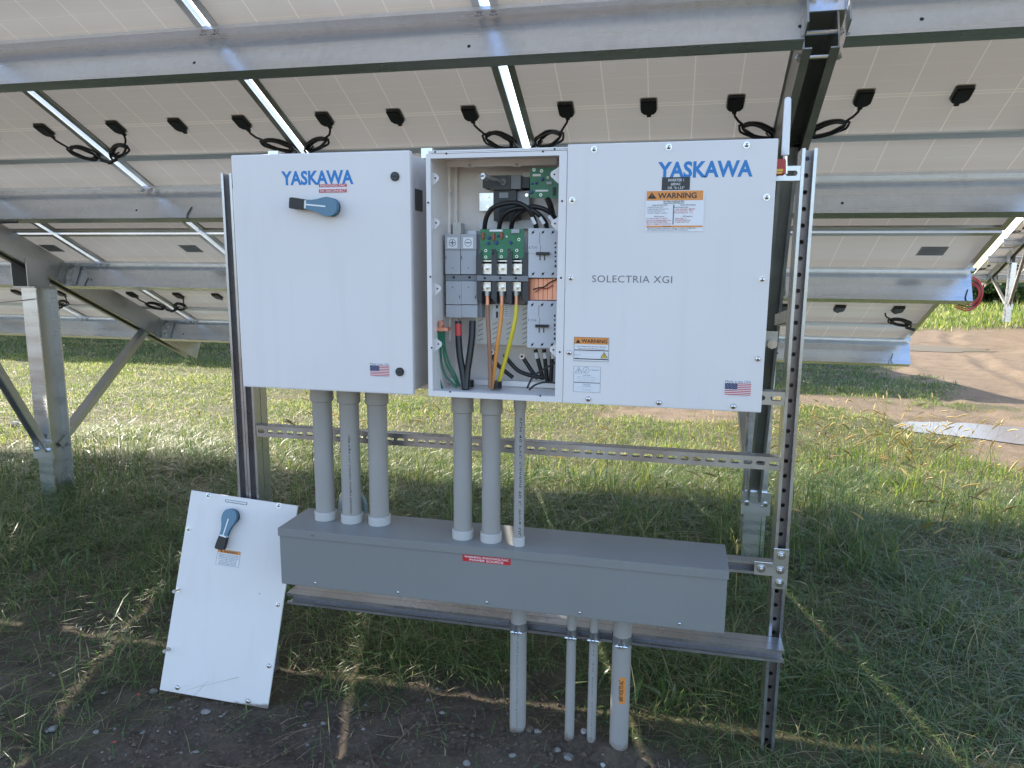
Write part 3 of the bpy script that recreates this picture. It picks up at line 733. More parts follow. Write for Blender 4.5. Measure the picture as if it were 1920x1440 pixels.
obj(strut((-1.268, 2.1600, .361), (.352, 2.1600, .361), BK, hole=None, d=.0385), 'crossbar', rack)
mb = MB(); y = YS-.001                                   # tee plate with four bolts
poly = [(.3155, .664), (.3565, .664), (.3565, .541), (.3155, .541), (.3155, .580), (.262, .580), (.262, .617), (.3155, .617)]
mb.prism([V(a, y-.005, b) for a, b in poly], V(0, .005, 0), 'galv_bright')
tee = obj(mb, 'tee_plate', rack, bevel=.0012)
mbb = MB(); mbb.cyl(V(0, 0, 0), V(0, -.002, 0), .0125, 'steel', 18); mbb.cyl(V(0, -.002, 0), V(0, -.009, 0), .0088, 'steel', 6); mbb.cyl(V(0, -.009, 0), V(0, -.0135, 0), .0045, 'steel', 10)
HEX = tomesh(mbb, 'bolt', (0, 0, 0), smooth=.7)
for a, b in ((.336, .646), (.336, .599), (.336, .559), (.281, .599)): inst(HEX, 'bolt', tee, V(a, y-.005, b))
# rear struts that stiffen the rack against the array post
mb = strut((.336, YS+SW*2+.002, 1.335), (.345, 2.62, 1.30), UP, hole=(.012, .006), period=.03)
p0 = V(.405, 2.62, 1.31); mb.cyl(p0, p0+V(-.03, 0, 0), .02, 'steel', 8)
obj(mb, 'rear_strut', rack)
mb = MB(); mb.obox(at(1447, 632, 2.62), (1, 0, 0), (0, 1, 0), (0, 0, 1), (-.02, .02), (0, .006), (-.035, .02), 'galv_dull'); c = at(1447, 645, 2.61); mb.cyl(c, c+FR*.014, .016, 'steel', 8)
obj(mb, 'beam_clamp', rack)
for px_, py_ in ((512, 288), (800, 283)):                # mounting lugs over the boxes
    mb = MB(); c = at(px_, py_, 2.10); mb.box(c.x-.017, c.x+.017, 2.10, 2.14, c.z-.02, c.z+.008, 'galv_bright'); obj(mb, 'mounting_lug', rack)

# ------------------------------------------------------------------ disconnect cabinet
YF = 1.9345; ZB, ZT = CAM_Z-.3708, CAM_Z+.3047
def plane_decal(Y): return Decal((0, Y, 0), (0, -1, 0), (1, 0, 0), (0, 0, 1))
cab = thing('disconnect_cabinet', (-1.0, 2.05, ZB), 'white steel cabinet with a horizontal rotary handle and two dark round locks', 'cabinet')
mb = MB(); mb.box(-1.262, -.736, YF+.024, YS-.002, ZB+.008, ZT-.006, 'white')
mb.cyl(V(-.7362, 2.09, ZT-.13), V(-.7335, 2.09, ZT-.13), .001, 'white', 6)
obj(mb, 'body', cab, bevel=.004)
mb = MB(); mb.box(-1.2716, -.7273, YF, YF+.0225, ZB, ZT, 'white'); door = obj(mb, 'door', cab, bevel=.004)
d = plane_decal(YF); d.text('YASKAWA', 527, 321, 663, 345.5, 'blue_ink', bold=.034, track=1.0, lay=1); obj(d, 'logo', door)
d = plane_decal(YF); d.rect(598, 345.5, 651, 360.5, 'label_white', 2); d.rect(598.5, 345.5, 650.5, 350.5, 'red_lab', 3); d.rect(598.5, 355, 650.5, 360.5, 'red_lab', 3)
d.text('PHOTOVOLTAIC', 601, 346.3, 648.5, 349.8, 'print_white', .01, 4); d.text('DC DISCONNECT', 601, 356, 649, 359.6, 'print_white', .01, 4); obj(d, 'warning_label', door)
def flag(px0, py0, px1, py1, Y, parent, small):
    d = plane_decal(Y); (u0, v1), (u1, v0) = d.uv(px0, py0), d.uv(px1, py1)
    w, h = u1-u0, v1-v0
    d.urect(u0, v0, u1, v1, 'label_white', 1)
    f0, f1 = v0+h*.09, v0+h*.80; st = (f1-f0)/13
    for k in range(0, 13, 2): d.urect(u0+w*.01, f1-st*(k+1), u1-w*.01, f1-st*k, 'flag_red', 2)
    cw = w*.48; d.urect(u0+w*.01, f1-st*7, u0+cw, f1, 'flag_blue', 3)
    for r in range(7):
        for c in range(9):
            if (r+c) % 2 == 0:
                x, z = u0+w*.03+cw*.96*(c+.4)/9, f1-st*7*(r+.5)/7; e = w*.009
                d.urect(x-e, z-e, x+e, z+e, 'print_white', 4)
    d.utext('Made in the USA', u0+w*.02, v0+h*.83, u1-w*.02, v0+h*.98, 'ink_grey', 0, 2)
    d.utext('with global components', u0+w*.12, v0+h*.015, u1-w*.12, v0+h*.07, 'ink_grey', 0, 2)
    return obj(d, 'flag_label', parent)
flag(693.5, 679, 730.5, 708, YF, door, True)
mbl = MB(); mbl.cyl(V(0, 0, 0), V(0, -.004, 0), .0125, 'black', 20); mbl.cyl(V(0, -.004, 0), V(0, -.0055, 0), .0095, 'dark', 16); mbl.obox(V(0, -.0055, 0), (1, 0, 0), (0, 0, 1), (0, -1, 0), (-.005, .005), (-.0015, .0015), (0, .001), 'hole')
LOCK = tomesh(mbl, 'lock', (0, 0, 0), smooth=.6)
for px_, py_ in ((741, 331), (750, 697)): inst(LOCK, 'lock', door, at(px_, py_, YF))
def rotary(parent, c, n, dirv, k=1.0):
    """rotary switch lever: round blue hub on a black collar, tapered blue neck, white pointer, black grip"""
    c, n, d = Vector(c), Vector(n).normalized(), Vector(dirv).normalized(); s = n.cross(d)
    mb = MB(); mb.cyl(c, c+n*.012*k, .0365*k, 'black', 28); mb.cyl(c+n*.012*k, c+n*.020*k, .033*k, 'black', 28)
    collar = obj(mb, 'handle_collar', parent, smooth=.6)
    mb = MB()
    secs = [(-.036, .006), (-.032, .019), (-.022, .028), (-.008, .033), (.006, .0335), (.022, .030), (.045, .0215), (.068, .0165), (.092, .0150)]
    P = lambda a, b, h: c+d*a*k+s*b*k+n*h*k
    poly = [P(a, b, .020) for a, b in secs]+[P(a, -b, .020) for a, b in reversed(secs)]
    mb.prism(poly, n*.024*k, 'handle')
    lever = obj(mb, 'handle', parent, smooth=.5, bevel=.004*k)
    mb = MB(); secs = [(.1025, .0165), (.125, .0185), (.155, .0195), (.162, .017)]
    mb.prism([P(a, b, .017) for a, b in secs]+[P(a, -b, .017) for a, b in reversed(secs)], n*.030*k, 'black'); obj(mb, 'grip', lever, bevel=.003*k)
    mb = MB(); mb.prism([P(.0923, .0152, .0185), P(.102, .016, .0185), P(.102, -.016, .0185), P(.0923, -.0152, .0185)], n*.0268*k, 'print_white')
    mb.prism([P(.008, .0028, .0443), P(.0922, .0028, .0443), P(.0922, -.0028, .0443), P(.008, -.0028, .0443)], n*.0007*k, 'print_white'); obj(mb, 'pointer', lever)
    return lever
hc = at(623, 389, YF)
rotary(door, hc, FR, V(-1, 0, .10), .70)
mb = MB(); mb.box(-.7358, -.7345, 1.995, 2.055, ZT-.155, ZT-.095, 'dark'); obj(mb, 'side_label', cab)

# ------------------------------------------------------------------ inverter
XI0, XI1, XC = -.681, .2165, -.2945
inv = thing('inverter', (-.23, 2.05, ZB), 'large white inverter box with a screwed cover and an open wiring compartment', 'inverter')
YB = 2.172; z0c, z1c = at(820, 733, YF).z, at(820, 297, YF).z; xo0, xo1 = at(809, 500, YF).x, at(1045, 500, YF).x
t = .004
mb = MB()   # shell of five sheets, open at the front of the compartment
mb.box(XI0, XI0+t, YF+.02, YB+.012, ZB, ZT, 'white'); mb.box(XI1-t, XI1, YF+.012, YB+.012, ZB, ZT-.004, 'white')
mb.box(XI0+t, XI1-t, YF+.02, YB+.012, ZT-t, ZT, 'white'); mb.box(XI0+t, XI1-t, YF+.02, YB+.012, ZB, ZB+t, 'white')
obj(mb, 'enclosure', inv)
mb = MB(); mb.box(XI0+t, XI1-t, YB, YB+.003, ZB+t, ZT-t, 'cabin')
mb.box(XI0+t+.0006, XI0+t+.003, YF+.022, YB, ZB+t, ZT-t, 'cabin'); mb.box(XI0+t+.003, XI1-t, YF+.022, YB, ZT-t-.003, ZT-t-.0006, 'cabin'); mb.box(XI0+t+.003, XI1-t, YF+.022, YB, ZB+t+.0006, ZB+t+.003, 'cabin')
mb.box(-.20, -.197, YF+.05, YB, ZB+.02, ZT-.02, 'cabin')
obj(mb, 'lining', inv)
mb = MB()   # frame round the opening
mb.box(XI0, xo0, YF, YF+.02, ZB, ZT-.012, 'white'); mb.box(xo1, XC-.001, YF, YF+.02, ZB, ZT-.012, 'white')
mb.box(xo0, xo1, YF, YF+.02, z1c, ZT-.012, 'white'); mb.box(xo0, xo1, YF, YF+.02, ZB, z0c, 'white')
fr = obj(mb, 'opening_frame', inv)
mb = MB()
for px_, py_ in ((837, 288), (1018, 284), (816, 285), (1040, 279.5), (803, 380), (1054, 377), (807, 519), (1052, 521), (809.5, 652), (1049.5, 660), (844, 734.5), (1013, 742)):
    c = at(px_, py_, YF); mb.cyl(c, c+FR*.0006, .0028, 'hole', 10)
tag(obj(mb, 'screw_holes', fr), kind='stuff')
mb = MB(); mb.box(XC, .2218, YF-.002, YF+.004, ZB-.001, ZT+.003, 'white'); cover = obj(mb, 'front_cover', inv, bevel=.0035)
YC = YF-.002
for px_, py_ in ((1114, 280), (1254, 276), (1400, 272), (1073, 375.5), (1437.5, 370), (1070, 521.5), (1429, 524), (1067.5, 661), (1421, 673), (1103, 748), (1235.5, 755), (1375, 762)): inst(SCREW, 'screw', cover, at(px_, py_, YC))
d = plane_decal(YC); d.text('YASKAWA', 1234, 303.5, 1411, 331.5, 'blue_ink', bold=.034, track=1.0, lay=1); obj(d, 'logo', cover)
d = plane_decal(YC); d.text('SOLECTRIA XGI', 1110.5, 516, 1260, 531, 'ink_grey', 0, 1, track=1.08); obj(d, 'lettering', cover)
d = plane_decal(YC); d.rect(1241.5, 332.5, 1293, 357, 'black_lab', 2)
d.text('INVERTER 1', 1253, 335.5, 1282, 340, 'print_white', .005, 3); d.text('600VAC', 1258, 343, 1276, 347.5, 'print_white', .005, 3); d.text('CIR. "A-1,3,5"', 1252, 350, 1283, 355, 'print_white', .005, 3); obj(d, 'nameplate', cover)
d = plane_decal(YC); d.rect(1211.5, 357.5, 1318, 434, 'label_white', 3); d.rect(1213, 358.5, 1318, 375, 'orange_lab', 4)
d.tri([(1222.5, 361), (1231, 372.5), (1214, 372.5)], 'ink', 5); d.tri([(1222, 364.5), (1223, 364.5), (1222.7, 369.2), (1222.3, 369.2)], 'orange_lab', 6); d.text('WARNING', 1234, 361.8, 1306, 371.5, 'ink', .02, 5)
for tx, a, b, c_, e, ink in (('Arc Flash and Shock Risk', 1244, 376, 1283, 379, 'ink'), ('Appropriate PPE Required', 1244, 379.8, 1282, 382.6, 'ink'), ('FLASH PROTECTION', 1223, 383.6, 1251, 386.2, 'ink_grey'), ('SHOCK PROTECTION', 1276, 383, 1304, 385.6, 'ink_grey'),
        ('Working Distance 18 in', 1214, 387.4, 1244, 390, 'ink_grey'), ('Incident Energy 1.20 cal/cm^2', 1214, 391, 1253, 393.6, 'ink_grey'), ('Arc Flash Boundary 19 in', 1214, 394.6, 1246, 397.2, 'ink_grey'), ('Clothing Category Category 1', 1214, 398.2, 1252, 400.8, 'ink_grey'),
        ('Shock Hazard when', 1264, 387.2, 1290, 389.8, 'ink_grey'), ('cover is removed   600 VAC', 1267, 390.6, 1303, 393.2, 'red_lab'), ('Limited Approach   42 in', 1264, 394.2, 1299, 396.8, 'red_lab'), ('Restricted Approach   12 in', 1264, 397.8, 1299, 400.4, 'red_lab'),
        ('PPE Required', 1227, 405, 1245, 407.6, 'ink'), ('PPE Required', 1280, 404.6, 1298, 407.2, 'ink'), ('Arc-rated clothing or Coverall of', 1212, 408.6, 1252, 411.2, 'red_lab'), ('cal/cm^2 Arc-rated face shield or Arc', 1212, 412, 1258, 414.6, 'red_lab'), ('flash suit hood, Hardhat, Safety', 1212, 415.4, 1251, 418, 'red_lab'), ('Glasses or Goggles, Ear Canal Inserts', 1212, 418.8, 1258, 421.4, 'red_lab'),
        ('Glove Class   0', 1266, 408.4, 1286, 411, 'red_lab'), ('EH Rated Safety Shoes', 1266, 411.8, 1295, 414.4, 'red_lab'), ('Voltage Rated Tools', 1266, 415.2, 1292, 417.8, 'red_lab'),
        ('Warning: Changes in equipment settings or system configuration', 1213, 426.8, 1305, 429.2, 'ink'), ('will invalidate calculated values and PPE requirements', 1213, 430.2, 1290, 432.6, 'ink')):
    d.text(tx, a, b, c_, e, ink, .006, 5)
d.rect(1212, 423.2, 1317, 426, 'orange_lab', 4); d.text('INVERTER 1', 1242, 423.7, 1259, 425.6, 'ink', 0, 5); d.rect(1262.4, 383, 1262.8, 421, 'ink_grey', 4)
obj(d, 'warning_label', cover)
d = plane_decal(YC); d.rect(1076.5, 631, 1141, 679, 'label_white', 1); d.rect(1077, 631.8, 1140.5, 646.5, 'orange_lab', 2); d.frame(1076.8, 631.4, 1140.7, 678.6, .0007, 'ink', 4)
d.tri([(1084, 635.5), (1088.5, 643), (1079.5, 643)], 'ink', 3); d.text('WARNING', 1090.5, 635.5, 1138.5, 644, 'ink', .018, 3)
d.text('Arc Flash and Shock Hazard', 1082, 648, 1136, 651.6, 'ink', .012, 3); d.text('Appropriate PPE Required', 1084, 652.4, 1134, 656, 'ink', .012, 3); d.rect(1077, 656.6, 1140.5, 657.2, 'ink', 3)
for k, tx in enumerate(('Do not operate controls or open covers', 'without appropriate personal protection', 'equipment', 'Failure to comply may result in injury', 'or death')):
    d.text(tx, 1078, 658+3*k, (1123, 1124, 1090, 1122, 1086)[k], 660.2+3*k, 'ink_grey', .004, 3)
d.rect(1125, 657.2, 1140.4, 673, 'label_clear', 2); d.tri([(1132.6, 659.5), (1139.5, 671.5), (1126, 671.5)], 'ink', 3); d.tri([(1132.6, 661.5), (1138, 670.7), (1127.4, 670.7)], 'yellow_lab', 4); d.tri([(1131.2, 669.5), (1133, 664.5), (1134.6, 669.5), (1133, 667.5)], 'ink', 5)
d.rect(1077, 673, 1140.5, 673.5, 'ink', 3); d.text('Refer to NFPA 70E for minimum PPE Requirement', 1084, 675, 1132, 677, 'ink_grey', 0, 3); obj(d, 'warning_label', cover)
d = plane_decal(YC); d.rect(1076, 686, 1125, 736.5, 'label_clear', 1); d.frame(1076, 686, 1125, 736.5, .0006, 'ink_grey', 2); d.rect(1076.3, 717.2, 1124.7, 717.7, 'ink_grey', 2)
a = [(1085, 687.8), (1092.5, 699.5), (1078, 699.5)]
d.tri(a, 'ink_grey', 2); d.tri([(1085, 689), (1091.3, 699), (1079.3, 699)], 'label_clear', 3); d.tri([(1085.6, 691), (1083.6, 695), (1085.2, 695), (1084.4, 698.5), (1087, 694.2), (1085.4, 694.2)], 'ink_grey', 4)
d.ring(1099, 694, .0085, .0008, 'ink_grey', 2); d.tri([(1095.5, 697.4), (1096.2, 698), (1101, 692.6), (1100.4, 692)], 'ink_grey', 2); d.text('5 MINUTES', 1107, 692.6, 1122.5, 695.4, 'ink_grey', 0, 2)
for tx, a_, b_, c_, e_ in (('CAUTION', 1093, 702.2, 1107, 705, ), ('RISK OF ELECTRIC SHOCK', 1083, 705.8, 1117, 708.2), ('UNDER OTHER THAN INSULATED', 1080, 709.4, 1121, 711.8), ('STORED ENERGY IN CAPACITORS', 1084, 713, 1116, 715), ('CAUTION', 1093, 719.6, 1107, 722.2), ('HOT SURFACES', 1092, 723, 1108, 725.2), ('To reduce the risk of burns', 1082, 726.4, 1118, 728.4), ('Do not touch', 1092, 730, 1109, 732)): d.text(tx, a_, b_, c_, e_, 'ink_grey', 0, 2)
obj(d, 'caution_label', cover)
flag(1359.5, 711.5, 1407.5, 744.5, YC, cover, False)

# --- compartment interior
def face_box(mb, x0, y0, x1, y1, Y, depth, mt):
    a, b = at(x0, y0, Y), at(x1, y1, Y); mb.box(a.x, b.x, Y, Y+depth, b.z, a.z, mt)
def P3(px, py, Y): return at(px, py, Y)
mb = MB()       # mounting flange and tabs inside the opening
face_box(mb, 812, 299, 1044, 309, 2.10, .003, 'cabin')
for px_, py_ in ((881, 310), (969, 308.5)):
    c = at(px_, py_, 2.098); mb.prism([c+V(-.018, 0, .008), c+V(-.012, 0, -.006), c+V(.012, 0, -.006), c+V(.018, 0, .008)], V(0, .002, 0), 'cabin'); mb.cyl(c+V(0, 0, 0), c+FR*.003, .0045, 'galv_dull', 10)
face_box(mb, 838, 310, 846, 640, 2.11, .06, 'cabin'); face_box(mb, 847, 311, 858, 636, 2.15, .012, 'cabin'); face_box(mb, 836, 709, 1042, 728, 2.10, .003, 'cabin')
for px_, py_ in ((847, 363), (924, 312)): c = at(px_, py_, 2.105); mb.cyl(c, c+FR*.003, .005, 'galv_dull', 10)
obj(mb, 'mounting_flange', inv)
for px_, py_, sg in ((811, 334, 1), (812.5, 418, 1), (815, 541, 1), (817, 645, 1), (1045, 327, -1), (1046, 419, -1), (1043, 656, -1)):
    mb = MB(); c = at(px_, py_, 1.958); r = .0105
    mb.prism([c+V(-.004*sg, 0, .02), c+V(.006*sg, 0, .013)]+[c+V(sg*(.008+r*math.cos(t_)), 0, r*math.sin(t_)) for t_ in np.linspace(1.2, -1.2, 7)]+[c+V(.006*sg, 0, -.016), c+V(-.004*sg, 0, -.024)], V(0, .002, 0), 'white')
    mb.cyl(c+V(.008*sg, 0, 0), c+V(.008*sg, -.0006, 0), .0025, 'hole', 8); obj(mb, 'frame_tab', inv)
# rotary switch body at the back
mb = MB()
face_box(mb, 905, 337, 920, 352, 2.10, .06, 'dark'); face_box(mb, 919, 329, 957, 355, 2.085, .08, 'dark'); face_box(mb, 958, 328, 976, 354, 2.088, .08, 'mgrey'); face_box(mb, 977, 332, 992, 352, 2.10, .06, 'dark')
face_box(mb, 926, 356, 967, 414, 2.10, .07, 'dark')
for k in range(4): face_box(mb, 936, 361+14*k, 953, 371+14*k, 2.097, .003, 'black' if k else 'plate')
c = at(944, 341.5, 2.085); mb.cyl(c, c+FR*.006, .009, 'mgrey', 14)
sw = obj(mb, 'switch_body', inv)
mb = MB(); a, b = at(944, 341.5, 2.079), at(905, 330, 1.99); mb.cyl(a, b, .0045, 'galv_bright', 10); dd = (b-a).normalized(); mb.cyl(b-dd*.02, b, .0085, 'galv_bright', 10); mb.cyl(b+V(-.012, 0, 0), b+V(.012, 0, 0), .003, 'galv_bright', 8); obj(mb, 'switch_shaft', inv)
mb = MB(); face_box(mb, 899, 362, 925, 395, 2.14, .004, 'galv_bright'); obj(mb, 'switch_bracket', inv)
mb = MB(); face_box(mb, 967, 358, 992, 397, 2.12, .03, 'lgrey')
obj(mb, 'switch_bracket', inv)
for px_, py_, yy in ((915, 368, 2.14), (915, 388, 2.14), (988, 366, 2.12), (988, 394, 2.12)): mb = MB(); c = at(px_, py_, yy); mb.cyl(c, c+FR*.004, .005, 'steel', 10); obj(mb, 'bolt', inv)
# circuit boards
def board(poly_px, Y, comps, pads):
    mb = MB(); mb.prism([at(x, y_, Y) for x, y_ in poly_px], V(0, .0018, 0), 'pcb'); bd = obj(mb, 'circuit_board', inv)
    for (x, y_, w, h, mt, tall) in comps:
        mb = MB(); a, b = at(x-w/2, y_-h/2, Y), at(x+w/2, y_+h/2, Y)
        if mt == 'cap_blue': c = (a+b)/2; mb.tube([c+FR*.0005, c+FR*tall*.5, c+FR*tall], [abs(b.x-a.x)/2, abs(b.x-a.x)/2, abs(b.x-a.x)/2.6], mt, 12)
        elif mt == 'cap_red': mb.tube([V((a.x+b.x)/2, Y-.004, z_) for z_ in np.linspace(a.z, b.z, 5)], [.0022, .0032, .0033, .0032, .0022], mt, 10)
        else: mb.box(a.x, b.x, Y-tall, Y-.0002, b.z, a.z, mt)
        obj(mb, {'cap_blue': 'capacitor', 'cap_red': 'resistor', 'print_white': 'board_label', 'black': 'connector', 'lgrey': 'relay'}.get(mt, 'component'), bd)
    mb = MB()
    for x, y_ in pads: c = at(x, y_, Y); mb.cyl(c, c+FR*.0012, .0043, 'pcb_pad', 14); mb.cyl(c+FR*.0012, c+FR*.0018, .0022, 'hole', 8)
    tag(obj(mb, 'solder_pads', bd), kind='stuff')
    return bd
board([(994, 314.5), (1052, 313.5), (1052, 372), (994, 370.5)], 2.055,
      [(998, 344, 4, 12, 'cap_blue', .006), (1006, 343, 5, 11, 'cap_blue', .007), (1017.5, 336, 6, 11, 'cap_blue', .008), (997, 360, 6, 11, 'cap_blue', .007), (1006.5, 328.5, 15, 4, 'print_white', .0008), (1016, 357.5, 24, 3, 'print_white', .0008), (1027, 333, 3.5, 4, 'print_white', .001), (1030, 343.5, 10, 5, 'lgrey', .005), (1039, 328, 4, 14, 'black', .006), (1039, 359, 4, 15, 'black', .006)],
      [(1001.5, 318.5), (1015.5, 320.5), (1014, 365.5)])
board([(900, 430), (982, 429), (982.5, 484.5), (960, 485.5), (959, 466), (952, 466), (951.5, 485.5), (930.5, 486), (930, 467), (921.5, 467.5), (922, 486.5), (901.5, 487)], 2.035,
      [(906.5, 442, 5, 14, 'cap_red', .006), (926, 444, 5, 15, 'cap_red', .006), (941, 441.5, 5, 14, 'cap_red', .006), (934, 442.5, 4, 13, 'cap_blue', .008), (917, 446, 6, 7, 'cap_blue', .007), (916, 456, 6, 6, 'cap_blue', .007), (931, 455, 7, 6, 'cap_blue', .007), (958, 455, 6, 8, 'cap_blue', .007), (930, 432.3, 24, 3.6, 'print_white', .0008), (967, 433.5, 15, 7, 'lgrey', .005), (950, 443.5, 3, 3, 'print_white', .001)],
      [(911, 470), (940.5, 470), (969, 469.5), (911, 482), (940, 481.5), (969, 481), (973, 449)])
# fuse covers with plus and minus labels
for x0, x1, sg in ((834.5, 863.3), (863.8, 893)) and [(834.5, 863.3, '+'), (863.8, 893, '-')]:
    mb = MB(); face_box(mb, x0, 439, x1, 468, 2.04, .12, 'lgrey'); face_box(mb, x0+.3, 468.8, x1-.3, 514, 2.043, .12, 'lgrey'); face_box(mb, x0+1.5, 527, x1+1.8, 571, 2.043, .12, 'lgrey'); face_box(mb, x0+1.8, 571.8, x1+2, 595.5, 2.043, .12, 'lgrey')
    face_box(mb, x0+1, 515, x1+1.5, 526.5, 2.05, .11, 'mgrey')
    c = at((x0+x1)/2+2, 520, 2.05); mb.cyl(c, c+FR*.0015, .0035, 'hole', 10)
    for py_ in (502.5, 538.5): c = at((x0+x1)/2, py_, 2.043); mb.cyl(c, c+FR*.0008, .0016, 'hole', 8)
    for px_, py_ in ((x0+1.8, 483), (x0+27.3, 557)): face_box(mb, px_-.5, py_-3, px_+.5, py_+3, 2.0422, .001, 'hole')
    fc = obj(mb, 'fuse_cover', inv, label='fuse cover with a %s sign' % ('plus' if sg == '+' else 'minus'))
    d = plane_decal(2.04); xm = (x0+x1)/2-.6; d.rect(xm-9.5, 445, xm+9.5, 465.5, 'label_white', 1); d.ring(xm, 455.2, .0105, .0012, 'ink', 2); d.rect(xm-4.5, 454.4, xm+4.5, 456, 'ink', 2)
    if sg == '+': d.rect(xm-.8, 450.6, xm+.8, 454.4, 'ink', 2); d.rect(xm-.8, 456, xm+.8, 459.8, 'ink', 2)
    obj(d, 'polarity_label', fc)
mb = MB(); face_box(mb, 894, 440, 905, 512, 2.055, .10, 'mgrey'); obj(mb, 'fuse_base', inv)
mb = MB(); face_box(mb, 895, 527, 904, 595, 2.055, .10, 'mgrey'); obj(mb, 'fuse_base', inv)
mb = MB(); face_box(mb, 849, 418, 864, 440, 2.10, .04, 'cream'); obj(mb, 'terminal_block', inv)
mb = MB(); face_box(mb, 877, 433, 893, 439, 2.10, .04, 'label_white'); obj(mb, 'terminal_block', inv)
mb = MB(); face_box(mb, 899, 414, 1000, 429, 2.13, .005, 'label_white'); obj(mb, 'insulator_sheet', inv)
# phase barriers, bus bars and lugs
for x0, x1 in ((893.5, 903), (921.5, 931), (950.5, 959.5), (980.5, 990)):
    mb = MB(); a, b = at(x0, 470, 2.03), at(x1, 570, 2.03)
    zt, zb = a.z, b.z; mb.prism([V(a.x, 2.03, zb+.016), V(a.x, 2.03, zt-.018), V(b.x, 2.03, zt), V(b.x, 2.03, zb)], V(0, .10, 0), 'dark'); obj(mb, 'phase_barrier', inv)
mb = MB(); face_box(mb, 894, 516.5, 990, 527.5, 2.024, .08, 'mgrey')
for px_ in (909, 938, 967): c = at(px_, 521.5, 2.024); mb.cyl(c, c+FR*.001, .0035, 'hole', 10)
obj(mb, 'barrier_strip', inv)
wires = (('brown_w', [(914, 572), (915, 600), (917, 640), (919, 690), (919, 728)], 8.0), ('orange_w', [(941, 572), (939, 600), (935, 630), (929, 675), (921.5, 728)], 8.6), ('yellow_w', [(968.5, 572), (967, 592), (962, 618), (953, 655), (943, 690), (934, 723)], 8.6))
for k, xm in enumerate((913.5, 942, 970)):
    mb = MB(); face_box(mb, xm-8.7, 494.5, xm+8.5, 514, 2.045, .006, 'galv_bright'); obj(mb, 'bus_bar', inv)
    mb = MB(); face_box(mb, xm-8.5, 488, xm+8.5, 490.5, 2.045, .006, 'galv_bright'); obj(mb, 'bus_bar', inv)
    mb = MB(); face_box(mb, xm-8.7, 529, xm+6.5, 546, 2.045, .006, 'galv_bright')
    bus = obj(mb, 'bus_bar', inv)
    for py_, dx in ((502.5, 0), (538.5, 0)):
        mb = MB(); c = at(xm-1.5, py_, 2.045); mb.cyl(c, c+FR*.002, .0098, 'steel', 18); mb.cyl(c+FR*.002, c+FR*.009, .0068, 'steel', 6); mb.cyl(c+FR*.009, c+FR*.016, .0042, 'galv_bright', 12); obj(mb, 'bolt', bus)
    mt, pts, wd = wires[k]
    x, y_ = pts[0]; mb = MB(); mb.cyl(at(x, 546, 2.04), at(x, 555, 2.04), .0085, 'galv_dull', 12); mb.cyl(at(x, 554, 2.04), at(x, 572, 2.04), .0062, 'copper', 14); obj(mb, 'cable_lug', inv)
    q = [at(a, b, 2.04-.012*min(i, 2)+.004*k*i) for i, (a, b) in enumerate(pts)]
    fine = []
    for i in range(len(q)-1):
        p_1, p0_, p1_, p2_ = q[max(i-1, 0)], q[i], q[i+1], q[min(i+2, len(q)-1)]
        for t_ in np.linspace(0, 1, 6, endpoint=False): fine.append(.5*((2*p0_)+(p1_-p_1)*t_+(2*p_1-5*p0_+4*p1_-p2_)*t_**2+(3*p0_-p_1-3*p1_+p2_)*t_**3))
    fine.append(q[-1]); mb = MB(); mb.tube(fine, .0062, mt, 14); obj(mb, 'cable', inv, smooth=.8, label={'brown_w': 'brown cable', 'orange_w': 'orange cable', 'yellow_w': 'yellow cable'}[mt])
def spline(q, n=7):
    q = [Vector(a) for a in q]; out = []
    for i in range(len(q)-1):
        a, b, c, e = q[max(i-1, 0)], q[i], q[i+1], q[min(i+2, len(q)-1)]
        for t_ in np.linspace(0, 1, n, endpoint=False): out.append(.5*((2*b)+(c-a)*t_+(2*a-5*b+4*c-e)*t_**2+(3*b-a-3*c+e)*t_**3))
    return out+[q[-1]]
for pts, Y in (([(908, 432), (912, 408), (924, 390), (946, 382), (970, 381), (988, 390), (1000, 408), (1007, 432)], 2.065), ([(935, 432), (940, 411), (952, 397), (972, 390), (992, 392), (1010, 402), (1022, 416), (1026, 430)], 2.075), ([(958, 432), (962, 413), (976, 397), (997, 388), (1020, 392), (1038, 405), (1047, 425)], 2.085)):
    mb = MB(); mb.tube(spline([at(a, b, Y-.025*math.sin(math.pi*i/(len(pts)-1))) for i, (a, b) in enumerate(pts)]), .0068, 'cable', 12); obj(mb, 'cable', inv, smooth=.8)
for px_, py_, an in ((1000, 413, .5), (1016, 413, .6), (1033, 410, .7)):
    mb = MB(); c = at(px_, py_, 2.048); mb.obox(c, V(math.cos(an), 0, math.sin(an)), V(-math.sin(an), 0, math.cos(an)), V(0, 1, 0), (-.0045, .0045), (-.012, .010), (-.001, 0), 'label_white'); obj(mb, 'wire_tag', inv)
mb = MB(); mb.tube([at(1026, 371, 2.06), at(1032, 385, 2.06), at(1036, 402, 2.07)], .009, 'black', 6); obj(mb, 'ribbon_cable', inv)
